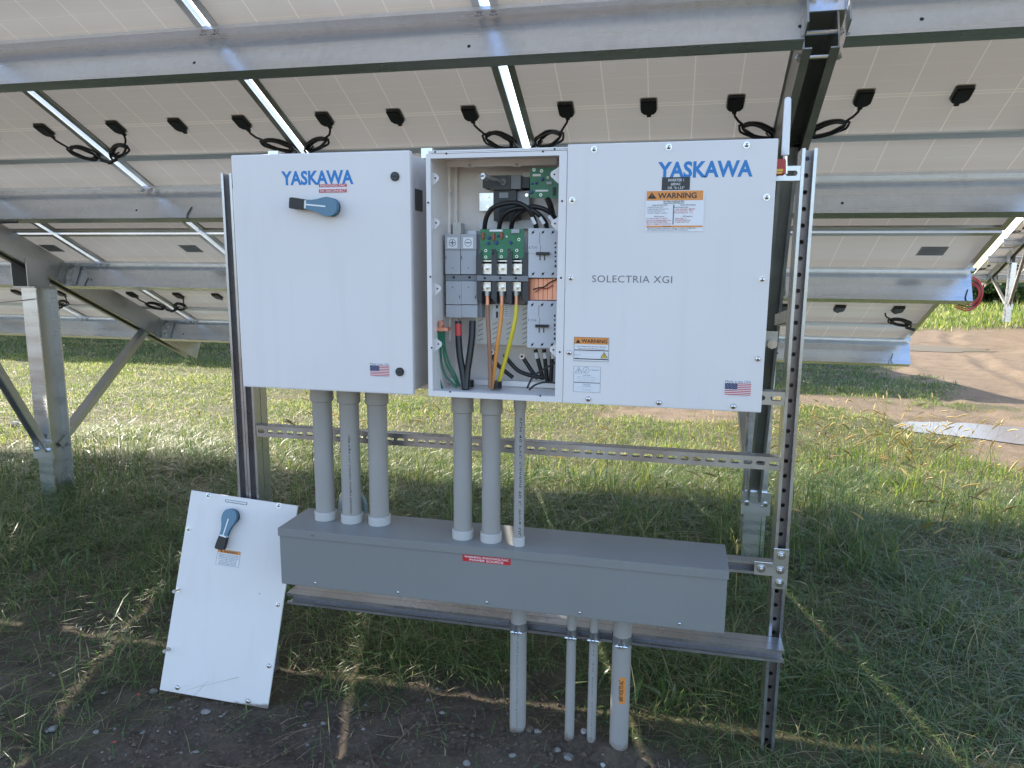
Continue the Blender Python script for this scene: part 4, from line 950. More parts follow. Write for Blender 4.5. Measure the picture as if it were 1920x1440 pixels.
# vented cream cover
mb = MB(); face_box(mb, 892, 570, 990, 648, 2.085, .05, 'cream')
for x, ys in ((901, range(582, 645, 9)), (928, range(606, 645, 9)), (954, range(606, 642, 9)), (984, range(570, 645, 9))):
    for y_ in ys:
        a, b = at(x-4.5, y_+2, 2.0848), at(x+4.5, y_-2, 2.0848); mb.add([a, b, b+V(0, 0, -.0016), a+V(0, 0, -.0016)], [(0, 1, 2, 3)], 'hole')
vc = obj(mb, 'vented_cover', inv)
d = plane_decal(2.0848); d.rect(924, 570, 955, 597, 'label_clear', 1)
for y_ in range(572, 596, 4): d.rect(946, y_, 953, y_+1, 'ink_grey', 2)
d.rect(930, 572, 934, 578, 'ink', 2); d.rect(930, 584, 934, 596, 'ink', 2); d.rect(940, 570, 940.6, 597, 'ink_grey', 2); obj(d, 'rating_label', vc)
# contactors and the copper bars between them
for x0, y0, y1 in ((990.5, 428, 521.5), (989, 564, 654)):
    mb = MB(); face_box(mb, x0, y0, 1052, y1, 2.03, .12, 'contactor'); ct = obj(mb, 'contactor', inv, bevel=.0015)
    d = plane_decal(2.03)
    for py_ in (y0+7.5, y1-8):
        for k in range(3):
            px_ = x0+9+18.5*k; d.disc(px_, py_, .0032, 'hole', 1); d.tri([(px_-3, py_+3.4), (px_+2.5, py_-4), (px_+3.2, py_-3.4), (px_-2.3, py_+4)], 'ink', 1)
    d.text('E.T.N', x0+1.5, y0+34, x0+16, y0+38.5, 'ink_grey', 0, 1)
    d.rect(x0+21, y0+8, x0+21.6, y0+29, 'ink_grey', 1); d.rect(x0+22.5, y0+31, x0+23.1, y0+45, 'ink_grey', 1); d.rect(x0+.5, y0+47.4, x0+13, y0+47.9, 'ink_grey', 1)
    for k, h in enumerate((4, 3, 5, 3, 4, 5)): d.rect(x0+49.5, y0+26+8.5*k, x0+52.5, y0+26+8.5*k+h, 'ink', 1)
    obj(d, 'print', ct)
    mb = MB(); face_box(mb, x0+14.5, y0+44.5, x0+39, y0+50.5, 2.022, .0085, 'black'); face_box(mb, x0+21, y0+51, x0+22.6, y0+60, 2.0285, .002, 'black'); face_box(mb, x0+29.5, y0+51, x0+31.1, y0+60, 2.0285, .002, 'black'); obj(mb, 'actuator', ct)
for k in range(6):
    x = 993+8.6*k; mb = MB(); face_box(mb, x, 522.5, x+7.4, 562.5, 2.06+.004*(k % 2), .02, 'copper'); obj(mb, 'copper_bar', inv)
mb = MB(); mb.tube(spline([at(1000, 543, 2.05), at(1008, 540, 2.045), at(1020, 538, 2.05), at(1030, 530, 2.045), at(1044, 524, 2.05)]), .0018, 'cable', 6); mb.tube(spline([at(1004, 548, 2.05), at(1014, 541, 2.04), at(1026, 541, 2.05), at(1036, 534, 2.045)]), .0015, 'cap_red', 6); obj(mb, 'wire', inv)
# battery style leads on the left, earth lug and green wires
for pts, sleeve in (([(859, 602), (859.5, 630), (862, 665), (868, 700), (872, 730)], True), ([(886, 602), (885, 630), (881, 665), (876, 700), (874, 730)], False)):
    q = spline([at(a, b, 2.05-.008*i) for i, (a, b) in enumerate(pts)]); mb = MB(); mb.tube(q, .0098, 'cable', 14); cb = obj(mb, 'cable', inv, smooth=.8, label='thick black cable with a red sleeve' if sleeve else None)
    if sleeve: mb = MB(); mb.tube(q[2:8], .0103, 'red_w', 14); obj(mb, 'sleeve', cb, smooth=.8)
mb = MB(); face_box(mb, 823, 601, 829, 622, 2.0, .02, 'copper'); face_box(mb, 816, 614, 839, 621, 1.99, .03, 'copper'); c = at(830, 606, 2.0); mb.cyl(c, c+FR*.01, .006, 'copper', 6); obj(mb, 'earth_lug', inv)
for k, pts in enumerate(([(825, 622), (826, 650), (828, 680), (836, 705), (857, 726)], [(829, 622), (831, 655), (836, 680), (846, 700), (859, 724)], [(822, 622), (821, 660), (822, 700), (830, 730)], [(833, 622), (834, 650), (841, 678), (852, 700), (862, 724)])):
    mb = MB(); mb.tube(spline([at(a, b, 2.0+.01*i) for i, (a, b) in enumerate(pts)]), .0033, 'green_w', 8); obj(mb, 'earth_wire', inv, smooth=.8)
# lower black leads with lugs
for pts in ([(922, 660), (930, 680), (948, 697), (962, 708)], [(946, 667), (955, 678), (972, 695), (995, 704), (1020, 708)], [(979, 668), (988, 682), (998, 697), (1008, 710)], [(1004, 655), (1008, 672), (1013, 690), (1018, 712)], [(1020, 655), (1022, 675), (1024, 695), (1026, 715)], [(1035, 655), (1035, 675), (1034, 695), (1033, 715)]):
    mb = MB(); mb.tube(spline([at(a, b, 2.11) for a, b in pts]), .0062, 'cable', 10); cb = obj(mb, 'cable', inv, smooth=.8)
    mb = MB(); c = at(*pts[0], 2.10)
    if pts[0][1] > 656: mb.cyl(c, c+FR*.003, .0085, 'galv_bright', 14); mb.cyl(c+FR*.003, c+FR*.006, .004, 'hole', 8); obj(mb, 'cable_lug', cb)
    else:
        a, b = at(pts[0][0]+1, 661, 2.105), at(pts[0][0]+2.5, 672, 2.105); mb.cyl(a, b, .0068, 'label_white', 12); obj(mb, 'wire_tag', cb)
for pts in ([(1042, 680), (1020, 692), (1000, 706), (988, 728)], [(1042, 718), (1020, 717), (1003, 722), (992, 731)]):
    mb = MB(); mb.tube(spline([at(a, b, 2.04) for a, b in pts]), .0028, 'cable', 8); obj(mb, 'cable', inv, smooth=.8)
for px_, py_ in ((872, 729), (925, 728)): mb = MB(); c = at(px_, py_, 2.02); mb.cyl(V(c.x, 2.05, z0c-.004), V(c.x, 2.05, z0c+.016), .018, 'black', 18); obj(mb, 'cable_bushing', inv, smooth=.6)

# antenna on the end of the inverter
an = thing('antenna', at(1464, 325, 2.05), 'thin white rod antenna on a red fitting at the end of the inverter', 'antenna')
Ya = 2.06; mb = MB(); a, b = at(1472, 293, Ya), at(1477.5, 182, Ya); dd = b-a
mb.tube([a, a+dd*.02, a+dd*.6, a+dd*.96, a+dd*.99, a+dd], [.006, .0098, .0095, .0085, .006, .002], 'antenna', 16); obj(mb, 'rod', an, smooth=.7)
mb = MB(); mb.cyl(at(1472, 302, Ya), at(1472.3, 291, Ya), .0055, 'galv_bright', 12); mb.cyl(at(1474, 326, Ya), at(1474, 300, Ya), .003, 'galv_bright', 10); obj(mb, 'connector', an)
mb = MB(); face_box(mb, 1454, 298, 1472, 327, Ya-.008, .03, 'red_fit'); fit_ = obj(mb, 'fitting', an, bevel=.003)
d = plane_decal(Ya-.008); d.rect(1456, 317, 1468, 321, 'yellow_lab', 1); d.rect(1456, 322.5, 1466, 325.5, 'yellow_lab', 1); obj(d, 'fitting_label', fit_)

# ------------------------------------------------------------------ wireway
WX0, WX1, WY0, WY1, WZ0, WZ1 = -1.2155, .172, 1.996, YS-.002, .474, .664
ww = thing('wireway', (-.52, 2.1, WZ0), 'long grey sheet metal wireway box with a red photovoltaic warning label', 'wireway')
mb = MB(); mb.box(WX0+.003, WX1-.003, WY0+.004, WY1, WZ0, WZ1-.0035, 'greybox'); obj(mb, 'trough', ww, bevel=.0025)
mb = MB(); mb.box(WX0, WX1, WY0, WY1-.001, WZ1-.0030, WZ1, 'greybox'); mb.box(WX0, WX1, WY0, WY0+.0025, WZ1-.026, WZ1-.0032, 'greybox'); obj(mb, 'lid', ww, bevel=.0008)
for px_, py_ in ((592, 1096), (747, 1114.5), (913, 1134.5), (1087, 1154.5), (1274, 1176.5)): inst(SCREW_SMALL, 'screw', ww, V(at(px_, py_, WY0+.004).x, WY0+.004, WZ0+.016))
d = plane_decal(WY0); d.rect(867.5, 1033, 957, 1055, 'red_lab', 1); u0, v1 = d.uv(867.5, 1033); u1, v0 = d.uv(957, 1055)
u0, v1 = d.uv(866.5, 1031.5); u1 = d.uv(957, 1040)[0]; v1 = WZ1-.0285; d = plane_decal(WY0+.004); v0 = v1-.021
d.urect(u0, v0, u1, v1, 'red_lab', 1); d.utext('WARNING: PHOTOVOLTAIC', u0+.006, v0+.0118, u1-.006, v0+.0185, 'print_white', .012, 2); d.utext('POWER SOURCE', u0+.022, v0+.0028, u1-.022, v0+.0095, 'print_white', .012, 2); obj(d, 'warning_label', ww)
mb = MB(); c = V(at(586, 1003, WY0).x, WY0, WZ1-.0145); mb.box(c.x-.004, c.x+.004, WY0-.0004, WY0, c.z-.001, c.z+.001, 'hole'); obj(mb, 'knockout', ww)

# ------------------------------------------------------------------ conduits
def vtext(mb_parent, body, x, y, z0, z1, w, mt):
    d = Decal((x, y, 0), (0, -1, 0), (0, 0, 1), (-1, 0, 0))
    vs, fs, _ = glyphs(body, 0.004, 0.0, 1.15)
    d.add([V(x+w/2-w*b_, y, z1-(z1-z0)*a_) for a_, b_ in vs], fs, mt); return obj(d, 'print', mb_parent)
upper = (('conduit', -1.109, 2.118, .0312, 'grey conduit from the cabinet, nearest the leaning cover', None), ('conduit', -1.013, 2.114, .0312, 'grey conduit from the cabinet with black printing down its side', 'Type Rigid PVC Conduit Sunlight Resistant'),
         ('conduit', -.918, 2.117, .0312, 'grey conduit from the cabinet, on the side towards the open compartment', None), ('conduit', -.619, 2.064, .0283, 'thick grey conduit under the open compartment, closest to the cabinet', None),
         ('conduit', -.528, 2.060, .0283, 'thick grey conduit under the open compartment, beside the thin one', None), ('conduit', -.437, 2.042, .0155, 'thin grey conduit with dark printing under the open compartment', 'SCH 40 PVC Conduit 90 C Wire UL'))
for nm, x, y, r, lab, pr in upper:
    c = thing(nm, (x, y, WZ1), lab, 'conduit', 'grey plastic conduits between the boxes and the wireway')
    mb = MB(); mb.cyl(V(x, y, WZ1), V(x, y, ZB), r, 'pvc', 28); pipe = obj(mb, 'pipe', c, smooth=.6)
    r2 = r*1.14+.0008
    mb = MB(); mb.tube([V(x, y, WZ1+.0005), V(x, y, WZ1+.026), V(x, y, WZ1+.028)], [r2, r2, r2-.002], 'pvc_fit', 28); obj(mb, 'bushing', c, smooth=.6)
    zc = 1.061 if r > .02 else 1.085
    mb = MB(); mb.tube([V(x, y, zc), V(x, y, zc+.002), V(x, y, ZB-.0005)], [r2-.002, r2+.0006, r2+.0006], 'pvc', 28); obj(mb, 'coupling', c, smooth=.6)
    if pr: vtext(pipe, pr, x+r*.35, y-r*.945-.0006, WZ1+.035, WZ1+.30 if r > .02 else 1.06, .010 if r > .02 else .008, 'ink')
lower = ((-.4465, 2.098, .0262, 'thick grey conduit into the ground with faint printing', 'Type Rigid PVC Conduit Sunlight Resistant'), (-.2768, 2.092, .0150, 'thin grey conduit into the ground beside the faintly printed thick one', None), (-.2074, 2.092, .0141, 'thin grey conduit into the ground next to the orange labelled one', 'SCH 40 PVC Conduit'), (-.1212, 2.092, .0292, 'thick grey conduit into the ground with an orange voltage label', None))
for x, y, r, lab, pr in lower:
    c = thing('conduit', (x, y, 0), lab, 'conduit', 'grey plastic conduits going into the ground')
    mb = MB(); mb.cyl(V(x, y, -.08), V(x, y, WZ0), r, 'pvc', 28); pipe = obj(mb, 'pipe', c, smooth=.6)
    if pr: vtext(pipe, pr, x+r*.1, y-r-.0004, .03, .38, r*.3, 'ink_grey')
    mb = MB(); zc = .375                                 # strap clamp to the strut
    mb.tube([V(x, y, zc-.013), V(x, y, zc+.013)], r+.0018, 'strut', 28, caps=False)
    for k in (-1, 1):
        mb.obox(V(x, y-r, zc), (1, 0, 0), (0, 1, 0), (0, 0, 1), (k*.004, k*.0062), (-.013, .002), (-.016, .013), 'strut')
    mb.cyl(V(x-.018, y-r-.007, zc-.008), V(x+.018, y-r-.007, zc-.008), .0030, 'steel', 8); mb.cyl(V(x-.014, y-r-.007, zc-.008), V(x-.010, y-r-.007, zc-.008), .0058, 'steel', 6); mb.cyl(V(x+.008, y-r-.007, zc-.008), V(x+.011, y-r-.007, zc-.008), .0058, 'steel', 6)
    obj(mb, 'strap_clamp', c, smooth=.7)
    if r > .028:
        mb = MB(); n = 8; z0_, z1_ = .175, .262
        for i in range(n):
            t0, t1 = -.55+1.1*i/n, -.55+1.1*(i+1)/n; rr = r+.0007
            mb.add([V(x+.004+rr*math.sin(t0)*.80, y-rr*math.cos(t0), z0_), V(x+.004+rr*math.sin(t1)*.80, y-rr*math.cos(t1), z0_), V(x+.004+rr*math.sin(t1)*.80, y-rr*math.cos(t1), z1_), V(x+.004+rr*math.sin(t0)*.80, y-rr*math.cos(t0), z1_)], [(0, 1, 2, 3)], 'orange_lab')
        lab_ = obj(mb, 'voltage_label', pipe)
        vs, fs, _ = glyphs('600 VOLTS AC', .012, 0, 1.0); mb = MB(); yy = y-r-.0014
        mb.add([V(x+.0105-.013*b_, yy, z0_+.009+(z1_-z0_-.018)*a_) for a_, b_ in vs], fs, 'ink'); obj(mb, 'voltage_lettering', pipe)

# ------------------------------------------------------------------ cover panel leaning on the rack
az, tl, rl, cw, ch = .1278, .2378, -.101, .393, .693
R1 = V(math.cos(az), math.sin(az), 0); back = V(-math.sin(az), math.cos(az), 0); up_ = math.cos(tl)*V(0, 0, 1)+math.sin(tl)*back
e1 = math.cos(rl)*R1+math.sin(rl)*up_; e2 = -math.sin(rl)*R1+math.cos(rl)*up_; nn = e2.cross(e1)*-1
if nn.y > 0: nn = -nn
bc = V(-1.4999, 2.0159, .0155)-V(0, .004, 0)
cp = thing('cover_panel', (bc.x, bc.y, 0), 'loose white cover panel with a rotary handle, leaning on the rack beside the wireway', 'panel')
mb = MB(); mb.obox(bc, e1, e2, nn, (-cw/2, cw/2), (0, ch), (-.004, .004), 'white'); sheet = obj(mb, 'sheet', cp, bevel=.0025)
OC = bc+nn*.004
def on_cover(px, py): return on(px, py, OC, nn)
scr = screw_mesh('screw', .0070, nn)
for px_, py_ in ((391, 928.5), (523, 947.5), (354.5, 992), (521.5, 1134), (504.5, 1248.5), (333, 1289), (466, 1314.5)): inst(scr, 'screw', sheet, on_cover(px_, py_))
mbk = MB(); q_ = nn.cross(V(0, 0, 1)).normalized(); mbk.cyl(V(0, 0, 0), nn*.024, .0030, 'galv_dull', 10); mbk.cyl(nn*.024, nn*.029, .0058, 'galv_dull', 14); mbk.cyl(nn*0, nn*.002, .008, 'steel', 14)
LONG = tomesh(mbk, 'captive_screw', (0, 0, 0), smooth=.6)
for px_, py_ in ((334, 1106), (316.5, 1217)): inst(LONG, 'captive_screw', sheet, on_cover(px_, py_))
h0, h1 = on_cover(437, 968), on_cover(418, 1028)
rotary(sheet, h0, nn, (h1-h0), .70)
d = Decal(OC, nn, e1, e2)
d.rect(423, 936.3, 463, 947.3, 'ink', 1); d.rect(424, 937.3, 462, 946.2, 'label_white', 2); d.text('DC DISCONNECT', 427, 939.3, 458.5, 945, 'ink', .012, 3); obj(d, 'name_label', sheet)
d = Decal(OC, nn, e1, e2); (u0, v1), (u1, v0) = d.uv(409, 1028.5), d.uv(447, 1064)
w_, h_ = u1-u0, v1-v0
d.urect(u0, v0, u1, v1, 'label_white', 1); d.urect(u0+.0008, v0+h_*.78, u1-.0008, v1-.0008, 'orange_lab', 2); d.utext('WARNING', u0+w_*.26, v0+h_*.81, u1-w_*.12, v0+h_*.95, 'ink', .015, 3)
d.add([d.W(u0+w_*.14, v0+h_*.81, .0012), d.W(u0+w_*.23, v0+h_*.81, .0012), d.W(u0+w_*.185, v0+h_*.94, .0012)], [(0, 1, 2)], 'ink')
for k, tx in enumerate(('ELECTRICAL SHOCK HAZARD', 'TERMINALS ON THE LINE AND', 'LOAD SIDES MAY BE ENERGIZED', 'IN THE OPEN POSITION', 'DO NOT OPEN UNDER LOAD', 'DISCONNECT SOURCES', 'BEFORE SERVICING')):
    d.utext(tx, u0+w_*(.06+.05*(k > 3)), v0+h_*(.66-.10*k), u1-w_*(.06+.05*(k > 2)), v0+h_*(.72-.10*k), 'ink', .004, 2)
d.urect(u0, v0, u0+.0007, v1, 'ink', 3); d.urect(u1-.0007, v0, u1, v1, 'ink', 3); d.urect(u0+.0007, v0, u1-.0007, v0+.0007, 'ink', 3); d.urect(u0+.0007, v1-.0007, u1-.0007, v1, 'ink', 3)
obj(d, 'warning_label', sheet)

# ------------------------------------------------------------------ jug behind the conduits
jx, jy = -1.68, 3.5
jg = thing('jug', (jx, jy, 0), 'blue-grey plastic jug standing in the grass, seen between the conduits above the wireway', 'jug')
mb = MB(); prof = [(.064, 0), (.070, .01), (.070, .22), (.064, .27), (.046, .298), (.026, .308), (.022, .312)]
mb.tube([V(jx, jy, z_-.01) for r_, z_ in prof], [r_ for r_, z_ in prof], 'jug', 24); obj(mb, 'body', jg, smooth=.6)
mb = MB(); mb.tube(spline([V(jx+.068, jy, .14), V(jx+.088, jy-.01, .18), V(jx+.084, jy-.01, .24), V(jx+.056, jy, .275)]), .009, 'jug', 8); obj(mb, 'handle', jg, smooth=.8)

# ------------------------------------------------------------------ stones, scraps
def stone_mesh(seed, mt):
    rr = random.Random(seed); bm = bmesh.new(); bmesh.ops.create_icosphere(bm, subdivisions=2, radius=1)
    ax = Vector((rr.uniform(.7, 1.2), rr.uniform(.6, 1), rr.uniform(.4, .7)))
    dirs = [(Vector((rr.uniform(-1, 1), rr.uniform(-1, 1), rr.uniform(-1, 1))).normalized(), rr.uniform(.55, .85)) for _ in range(7)]
    for v in bm.verts:
        for dd_, l in dirs:
            k = v.co.dot(dd_)
            if k > l: v.co -= dd_*(k-l)
        v.co = Vector((v.co.x*ax.x, v.co.y*ax.y, v.co.z*ax.z))
    me_ = bpy.data.meshes.new('stone'); bm.to_mesh(me_); bm.free(); me_.materials.append(mt); return me_
M['stone'] = mat('pale_stone', (.20, .19, .175), .8, var=.25, vscale=2.0, bump=.5, bscale=12)
M['clod'] = mat('soil_clod', (.10, .075, .055), .95, var=.25, vscale=2.0, bump=.6, bscale=8)
M['white_stone'] = mat('whitish_stone', (.33, .33, .325), .8, var=.12, vscale=2.0)
stones = [(386, 1340, .016, 'pale angular stone below the bottom edge of the leaning cover', 'stone'), (288, 1293, .018, 'grey stone touching the lower corner of the leaning cover', 'stone'), (1065, 1420, .017, 'pale stone in the bare soil in front of the two thin conduits', 'stone'), (1046, 1408, .014, 'flat pale stone beside the base of the faintly printed conduit', 'stone'), (992, 1378, .022, 'brown clod against the faintly printed conduit', 'clod'), (1008, 1382, .014, 'grey stone between the faintly printed conduit and the thin conduits', 'stone'), (1095, 1390, .013, 'small pale stone between the two thin conduits', 'white_stone'), (1068, 1385, .015, 'grey stone at the foot of a thin conduit', 'stone'), (98, 1361, .020, 'grey stone in the dark soil near the sunlit streak', 'stone'), (180, 1372, .013, 'small stone in the bare soil at the front', 'stone'), (960, 1415, .014, 'rounded stone in the bare soil in front of the rack', 'stone'), (1205, 1428, .026, 'brown clod in front of the orange labelled conduit', 'clod'), (875, 1432, .015, 'stone at the front edge of the bare soil', 'stone'), (1130, 1433, .010, 'tiny white stone at the very front of the bare soil', 'white_stone'), (25, 797, .055, 'whitish stone lying in the sunlit grass beside the post', 'white_stone'), (1376, 888, .05, 'brown clod of earth in the grass', 'clod')]
for k, (px_, py_, r_, lab, mt) in enumerate(stones):
    d_ = ray(px_, py_); p = CAMPOS+d_*(-CAM_Z/d_.z); zz = float(hgt(p.x, p.y))
    me_ = stone_mesh(k, M[mt]); o = bpy.data.objects.new('stone', me_); link(o, None, (p.x, p.y, zz+r_*.25)); o.scale = (r_, r_, r_); o.rotation_euler = (0, 0, k*1.3); tag(o, lab, 'stone', 'stones in the grass and soil')
mb = MB(); n_ = 1500
pe = MB()
base = [Vector(v) for v in ((1, 0, 0), (-1, 0, 0), (0, 1, 0), (0, -1, 0), (0, 0, .6), (0, 0, -.6))]; of_ = [(0, 2, 4), (2, 1, 4), (1, 3, 4), (3, 0, 4), (2, 0, 5), (1, 2, 5), (3, 1, 5), (0, 3, 5)]
px = RNG.uniform(-2.6, 3.4, 9000); py = np.where(RNG.random(9000) < .6, RNG.uniform(1.4, 2.9, 9000), RNG.uniform(4.5, 12, 9000))
keep = (soil(px, py)*(py < 4) > RNG.uniform(.45, 2.2, 9000)) | ((road(px, py) > .8) & (RNG.random(9000) < .30))
px, py = px[keep][:1900], py[keep][:1900]; pz = hgt(px, py)
for x, y_, z_ in zip(px, py, pz):
    s_ = random.choice((.003, .003, .004, .004, .005, .006, .008, .012)); an_ = random.random()*6.3
    j = [random.uniform(.6, 1.2) for _ in range(6)]
    pe.add([V(x+(b.x*math.cos(an_)-b.y*math.sin(an_))*s_*q, y_+(b.x*math.sin(an_)+b.y*math.cos(an_))*s_*q, z_+s_*.2+b.z*s_*q) for b, q in zip(base, j)], of_, random.choice(('stone', 'clod', 'clod', 'clod')))
qx, qy = RNG.uniform(-2.4, .9, 14000), RNG.uniform(1.4, 2.7, 14000)
kk = soil(qx, qy)*(.25+.9*vn(qx, qy, .14, 51)) > RNG.uniform(.2, 1.0, 14000); qx, qy = qx[kk][:4200], qy[kk][:4200]; qz = hgt(qx, qy)
for x, y_, z_ in zip(qx, qy, qz):
    s_ = random.choice((.002, .003, .003, .004, .005, .006, .008, .011)); an_ = random.random()*6.3; j = [random.uniform(.5, 1.3) for _ in range(6)]
    pe.add([V(x+(b.x*math.cos(an_)-b.y*math.sin(an_))*s_*q, y_+(b.x*math.sin(an_)+b.y*math.cos(an_))*s_*q, z_+s_*.15+b.z*s_*q) for b, q in zip(base, j)], of_, 'stone' if random.random() < .06 else 'clod')
o = obj(pe, 'pebbles'); tag(o, kind='stuff')
for px_, py_, lab in ((260, 1306, 'red plastic scrap on the soil beside the leaning cover'), (215, 1402, 'red plastic scrap on the bare soil at the front')):
    d_ = ray(px_, py_); p = CAMPOS+d_*(-CAM_Z/d_.z); mb = MB(); z_ = float(hgt(p.x, p.y))+.012
    mb.prism([V(p.x-.007, p.y-.002, z_), V(p.x+.005, p.y-.003, z_), V(p.x+.007, p.y+.002, z_+.003), V(p.x-.004, p.y+.004, z_+.002)], V(0, 0, .0012), 'red_scrap'); o = obj(mb, 'scrap'); tag(o, lab, 'litter')

# ------------------------------------------------------------------ grass
def blades(name, x, y, h, w, lean, mt, segs=2, flop=None, zoff=0.0):
    n = len(x); z = hgt(x, y)+zoff-.006
    az_ = RNG.uniform(0, 2*np.pi, n); dx, dy = np.cos(az_), np.sin(az_)
    fa = az_+np.pi/2+RNG.normal(0, .5, n); wx, wy = np.cos(fa)*w/2, np.sin(fa)*w/2
    ts = np.linspace(0, 1, segs+1); rows = []
    for t_ in ts[:-1]:
        out = lean*h*(t_**1.7); up__ = h*t_*(1-.45*np.clip(lean, 0, 1.6)*t_**1.5); k = (1-.55*t_)
        cx, cy, cz = x+dx*out, y+dy*out, z+up__
        rows.append(np.stack([cx-wx*k, cy-wy*k, cz], -1)); rows.append(np.stack([cx+wx*k, cy+wy*k, cz], -1))
    out = lean*h; rows.append(np.stack([x+dx*out, y+dy*out, z+h*(1-.45*np.clip(lean, 0, 1.6))], -1))
    vs = np.stack(rows, 1); m = vs.shape[1]; base_ = (np.arange(n)*m)[:, None]
    loops, starts = [], []
    per = []
    for i in range(segs-1): per += [2*i, 2*i+1, 2*i+3, 2*i+2]
    per += [2*segs-2, 2*segs-1, 2*segs]
    li = (base_+np.array(per)[None]).astype(np.int32)
    st = np.array([4*i for i in range(segs-1)]+[4*(segs-1)]); ls = (np.arange(n)[:, None]*len(per)+st[None]).ravel().astype(np.int32)
    me_ = bpy.data.meshes.new(name); me_.vertices.add(n*m); me_.vertices.foreach_set('co', vs.ravel())
    me_.loops.add(li.size); me_.loops.foreach_set('vertex_index', li.ravel()); me_.polygons.add(len(ls)); me_.polygons.foreach_set('loop_start', ls)
    me_.polygons.foreach_set('use_smooth', np.ones(len(ls), bool)); me_.update(calc_edges=True); me_.materials.append(M[mt])
    o_ = bpy.data.objects.new(name, me_); link(o_, None, (0, 0, 0)); tag(o_, kind='stuff'); return o_
def scatter(x0, x1, y0, y1, dens, fn):
    n = int((x1-x0)*(y1-y0)*dens); x = RNG.uniform(x0, x1, n); y = RNG.uniform(y0, y1, n); k = fn(x, y) > RNG.random(n); return x[k], y[k]
def tall_w(x, y):
    t_ = vn(x, y, .33, 41)*.65+vn(x, y, .11, 42)*.5
    return np.clip((1-soil(x, y)*1.0)*(1-road(x, y)*1.0)*ss(.28, .75, t_), 0, 1)
# shaggy grass in the array's shade
x, y = scatter(-5.2, 3.9, 1.5, 5.6, 4300, lambda a, b: tall_w(a, b)*ss(.06, .20, np.abs(0*a)+1)*(1-.55*ss(4.9, 5.6, b)))
hh = np.clip(RNG.gamma(5, .022, len(x)), .03, .30)*(.55+.7*vn(x, y, .5, 43))*ss(1.2, 2.6, y+.6)
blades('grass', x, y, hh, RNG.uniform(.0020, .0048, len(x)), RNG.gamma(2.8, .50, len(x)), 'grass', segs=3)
# low undergrowth everywhere near
x, y = scatter(-5.2, 3.9, 1.5, 5.4, 2200, lambda a, b: (1-soil(a, b)*.93)*(1-road(a, b)))
blades('grass', x, y, RNG.uniform(.02, .07, len(x)), RNG.uniform(.003, .006, len(x)), RNG.gamma(2.5, .4, len(x)), 'grass')
# sunlit lawn between the rows
x, y = scatter(-10.8, 3.2, 4.7, 9.8, 2400, lambda a, b: (1-.97*road(a, b))*(.45+.55*ss(.25, .6, vn(a, b, .4, 44))))
hh = RNG.uniform(.025, .075, len(x))*(.6+.8*vn(x, y, .6, 45))
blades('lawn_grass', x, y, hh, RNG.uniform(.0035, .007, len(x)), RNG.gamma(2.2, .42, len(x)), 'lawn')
# taller tufts along the edge of the shade, with seed heads
def tuft(a, b): return ss(.42, .8, vn(a, b, .38, 46))*(1-road(a, b))
x, y = scatter(-4.6, 2.6, 4.4, 7.0, 420, lambda a, b: tuft(a, b)*ss(7.0, 5.2, b)*(.35+.65*ss(-.6, .3, a)))
blades('tall_grass', x, y, RNG.uniform(.10, .30, len(x)), RNG.uniform(.004, .007, len(x)), RNG.gamma(2.2, .25, len(x)), 'tuft', segs=4)
# rank tufts standing dark against the sunlit band
x, y = scatter(-4.8, 2.4, 3.7, 5.0, 620, lambda a, b: ss(.38, .7, vn(a, b, .30, 52))*(1-road(a, b))*(.55+.45*ss(-1, .5, a)))
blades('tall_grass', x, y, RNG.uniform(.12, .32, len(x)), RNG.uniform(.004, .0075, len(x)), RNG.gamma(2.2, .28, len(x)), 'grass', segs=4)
# broad leaved weeds low in the turf
x, y = scatter(-4.6, 2.4, 2.3, 5.2, 260, lambda a, b: ss(.55, .8, vn(a, b, .22, 53))*(1-soil(a, b)))
blades('broad_weeds', x, y, RNG.uniform(.05, .13, len(x)), RNG.uniform(.010, .020, len(x)), RNG.gamma(3, .35, len(x)), 'grass', segs=3)
# far grass
x, y = scatter(-16, 6, 9.4, 15, 420, lambda a, b: (1-road(a, b)))
blades('far_grass', x, y, RNG.uniform(.03, .10, len(x)), RNG.uniform(.008, .014, len(x)), RNG.gamma(2, .4, len(x)), 'grass')
x, y = scatter(-14, 3.6, 9.2, 13, 700, lambda a, b: (1-road(a, b))*.8)
blades('far_grass', x, y, RNG.uniform(.03, .09, len(x)), RNG.uniform(.006, .011, len(x)), RNG.gamma(2, .4, len(x)), 'grass')
x, y = scatter(3.6, 16, 17.5, 24, 260, lambda a, b: (1-road(a, b)))
blades('far_grass', x, y, RNG.uniform(.06, .22, len(x)), RNG.uniform(.012, .022, len(x)), RNG.gamma(2, .3, len(x)), 'lawn')
x, y = scatter(6, 22, 24, 28, 60, lambda a, b: 0*a+1)
blades('far_grass', x, y, RNG.uniform(.10, .4, len(x)), RNG.uniform(.02, .035, len(x)), RNG.gamma(2, .3, len(x)), 'lawn')
x, y = scatter(1.5, 5, 5, 11, 900, lambda a, b: (road(a, b) < .85)*(road(a, b) > .05)*.5)
blades('track_grass', x, y, RNG.uniform(.012, .04, len(x)), RNG.uniform(.004, .008, len(x)), RNG.gamma(2.5, .5, len(x)), 'lawn')
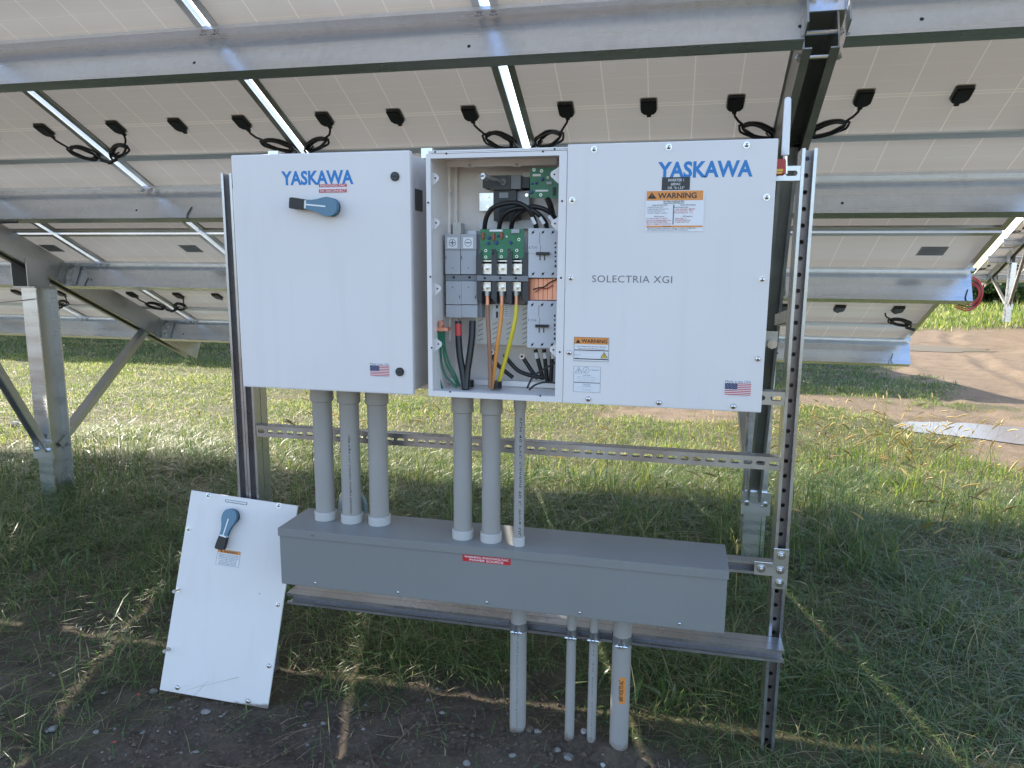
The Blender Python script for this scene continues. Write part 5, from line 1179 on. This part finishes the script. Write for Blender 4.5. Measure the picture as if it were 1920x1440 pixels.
# dead straw lying on the soil
def straw(x, y, L0, L1):
    n = len(x); z = hgt(x, y)+RNG.uniform(.002, .016, n); a = RNG.uniform(0, 2*np.pi, n); l = RNG.uniform(L0, L1, n); w = RNG.uniform(.0015, .0035, n); b = a+np.pi/2; kk = RNG.normal(0, .25, n); zz = RNG.uniform(-.004, .02, n)
    p0 = np.stack([x, y, z], -1); d1 = np.stack([np.cos(a), np.sin(a), 0*a], -1)*l[:, None]/2; d2 = np.stack([np.cos(a+kk), np.sin(a+kk), 0*a], -1)*l[:, None]/2; s_ = np.stack([np.cos(b), np.sin(b), 0*b], -1)*w[:, None]
    p1 = p0+d1; p1[:, 2] += zz; p2 = p1+d2; p2[:, 2] -= zz*.6
    vs = np.stack([p0-s_*.5, p0+s_*.5, p1-s_*.5, p1+s_*.5, p2-s_*.2, p2+s_*.2], 1); per = np.array([0, 1, 3, 2, 2, 3, 5, 4])
    li = ((np.arange(n)*6)[:, None]+per[None]).astype(np.int32); me_ = bpy.data.meshes.new('straw'); me_.vertices.add(n*6); me_.vertices.foreach_set('co', vs.ravel()); me_.loops.add(li.size); me_.loops.foreach_set('vertex_index', li.ravel()); me_.polygons.add(2*n); me_.polygons.foreach_set('loop_start', np.arange(0, li.size, 4, dtype=np.int32)); me_.update(calc_edges=True); me_.materials.append(M['straw'])
    o_ = bpy.data.objects.new('straw', me_); link(o_, None, (0, 0, 0)); tag(o_, kind='stuff')
x, y = scatter(-3.2, 2.6, 1.45, 4.5, 1050, lambda a, b: (1-.72*soil(a, b))*(.35+.65*ss(.3, .7, vn(a, b, .45, 47)))*(.5+.5*ss(-.2, .5, a)))
straw(x, y, .04, .20)
x, y = scatter(-7, 2.6, 4.6, 9, 320, lambda a, b: (1-.85*road(a, b)))
straw(x, y, .05, .16)
# foxtail seed heads
def foxtails(x, y):
    mbx = MB(); n = len(x)
    for i in range(n):
        h = random.uniform(.16, .40); a = random.uniform(0, 6.28); ln = random.uniform(.25, .9); z = float(hgt(x[i], y[i])); d1 = V(math.cos(a), math.sin(a), 0)
        p = [V(x[i], y[i], z)+d1*(h*ln*t_**2)+V(0, 0, h*t_*(1-.25*ln*t_)) for t_ in (0, .5, 1)]
        mbx.tube(p, [.0012, .0011, .0010], 'foxtail', 3, caps=False)
        dd_ = (p[2]-p[1]).normalized(); hl = random.uniform(.06, .12); q = p[2]; cur = [q]
        for j in range(3): dd_ = (dd_+d1*.16-V(0, 0, .10)).normalized(); q = q+dd_*hl/3; cur.append(q)
        mbx.tube(cur, [.0035, .0064, .0056, .0014], 'foxtail', 5)
    o_ = obj(mbx, 'foxtail_grass', smooth=.9); tag(o_, kind='stuff')
x, y = scatter(.2, 2.4, 4.4, 7.4, 95, lambda a, b: tuft(a, b)*.9+.12)
x2, y2 = scatter(-4.5, 0, 4.8, 7.4, 14, lambda a, b: tuft(a, b)+.1)
x3, y3 = scatter(.3, 2.2, 3.2, 4.5, 7, lambda a, b: tuft(a, b)+.25)
foxtails(np.concatenate([x, x2, x3]), np.concatenate([y, y2, y3]))

# ------------------------------------------------------------------ far shrubs beyond the field
def shrub(x, y, r, h, seed, lab):
    rr = np.random.default_rng(seed); g = thing('shrub', (x, y, float(hgt(x, y))), lab, 'shrub', 'shrubs along the far edge of the field')
    mb = MB()
    for k in range(4):
        a = k*1.6+seed; mb.tube([V(x, y, -.1), V(x+.2*r*math.cos(a), y+.2*r*math.sin(a), h*.35), V(x+.5*r*math.cos(a), y+.5*r*math.sin(a), h*.8)], [.07, .05, .015], 'bark', 6)
    obj(mb, 'trunk', g)
    n = 2600; u = rr.normal(size=(n, 3)); u /= np.linalg.norm(u, axis=1)[:, None]; rad = rr.uniform(.45, 1, n)**.5
    lob = .75+.5*vn(u[:, 0]*2+seed, u[:, 2]*2+u[:, 1], .5, seed)
    c = np.stack([x+u[:, 0]*r*rad*lob, y+u[:, 1]*r*rad*lob, h*.5+u[:, 2]*h*.52*rad*lob], -1)
    a = rr.normal(size=(n, 3)); a /= np.linalg.norm(a, axis=1)[:, None]; b = np.cross(a, u); b /= np.linalg.norm(b, axis=1)[:, None]; s_ = rr.uniform(.06, .16, n)[:, None]
    vs = np.stack([c-a*s_, c+b*s_*.5, c+a*s_, c-b*s_*.5], 1).reshape(-1, 3)
    me_ = bpy.data.meshes.new('crown'); me_.from_pydata((vs-np.array([x, y, h*.5])).tolist(), [], np.arange(n*4).reshape(-1, 4).tolist()); me_.materials.append(M['leaf'])
    inst(me_, 'crown', g, V(x, y, h*.5))
for k, (x, y_, r_, h_) in enumerate(((9.4, 29.5, 1.6, 1.6), (11.8, 30, 1.5, 1.4), (14.0, 29, 1.6, 1.7), (16.4, 30, 1.5, 1.5), (7.0, 30, 1.5, 1.5), (18.8, 29.5, 1.6, 1.6))):
    shrub(x, y_, r_, h_, k+3, 'dark green rounded shrub in the far hedge line beyond the dirt track')
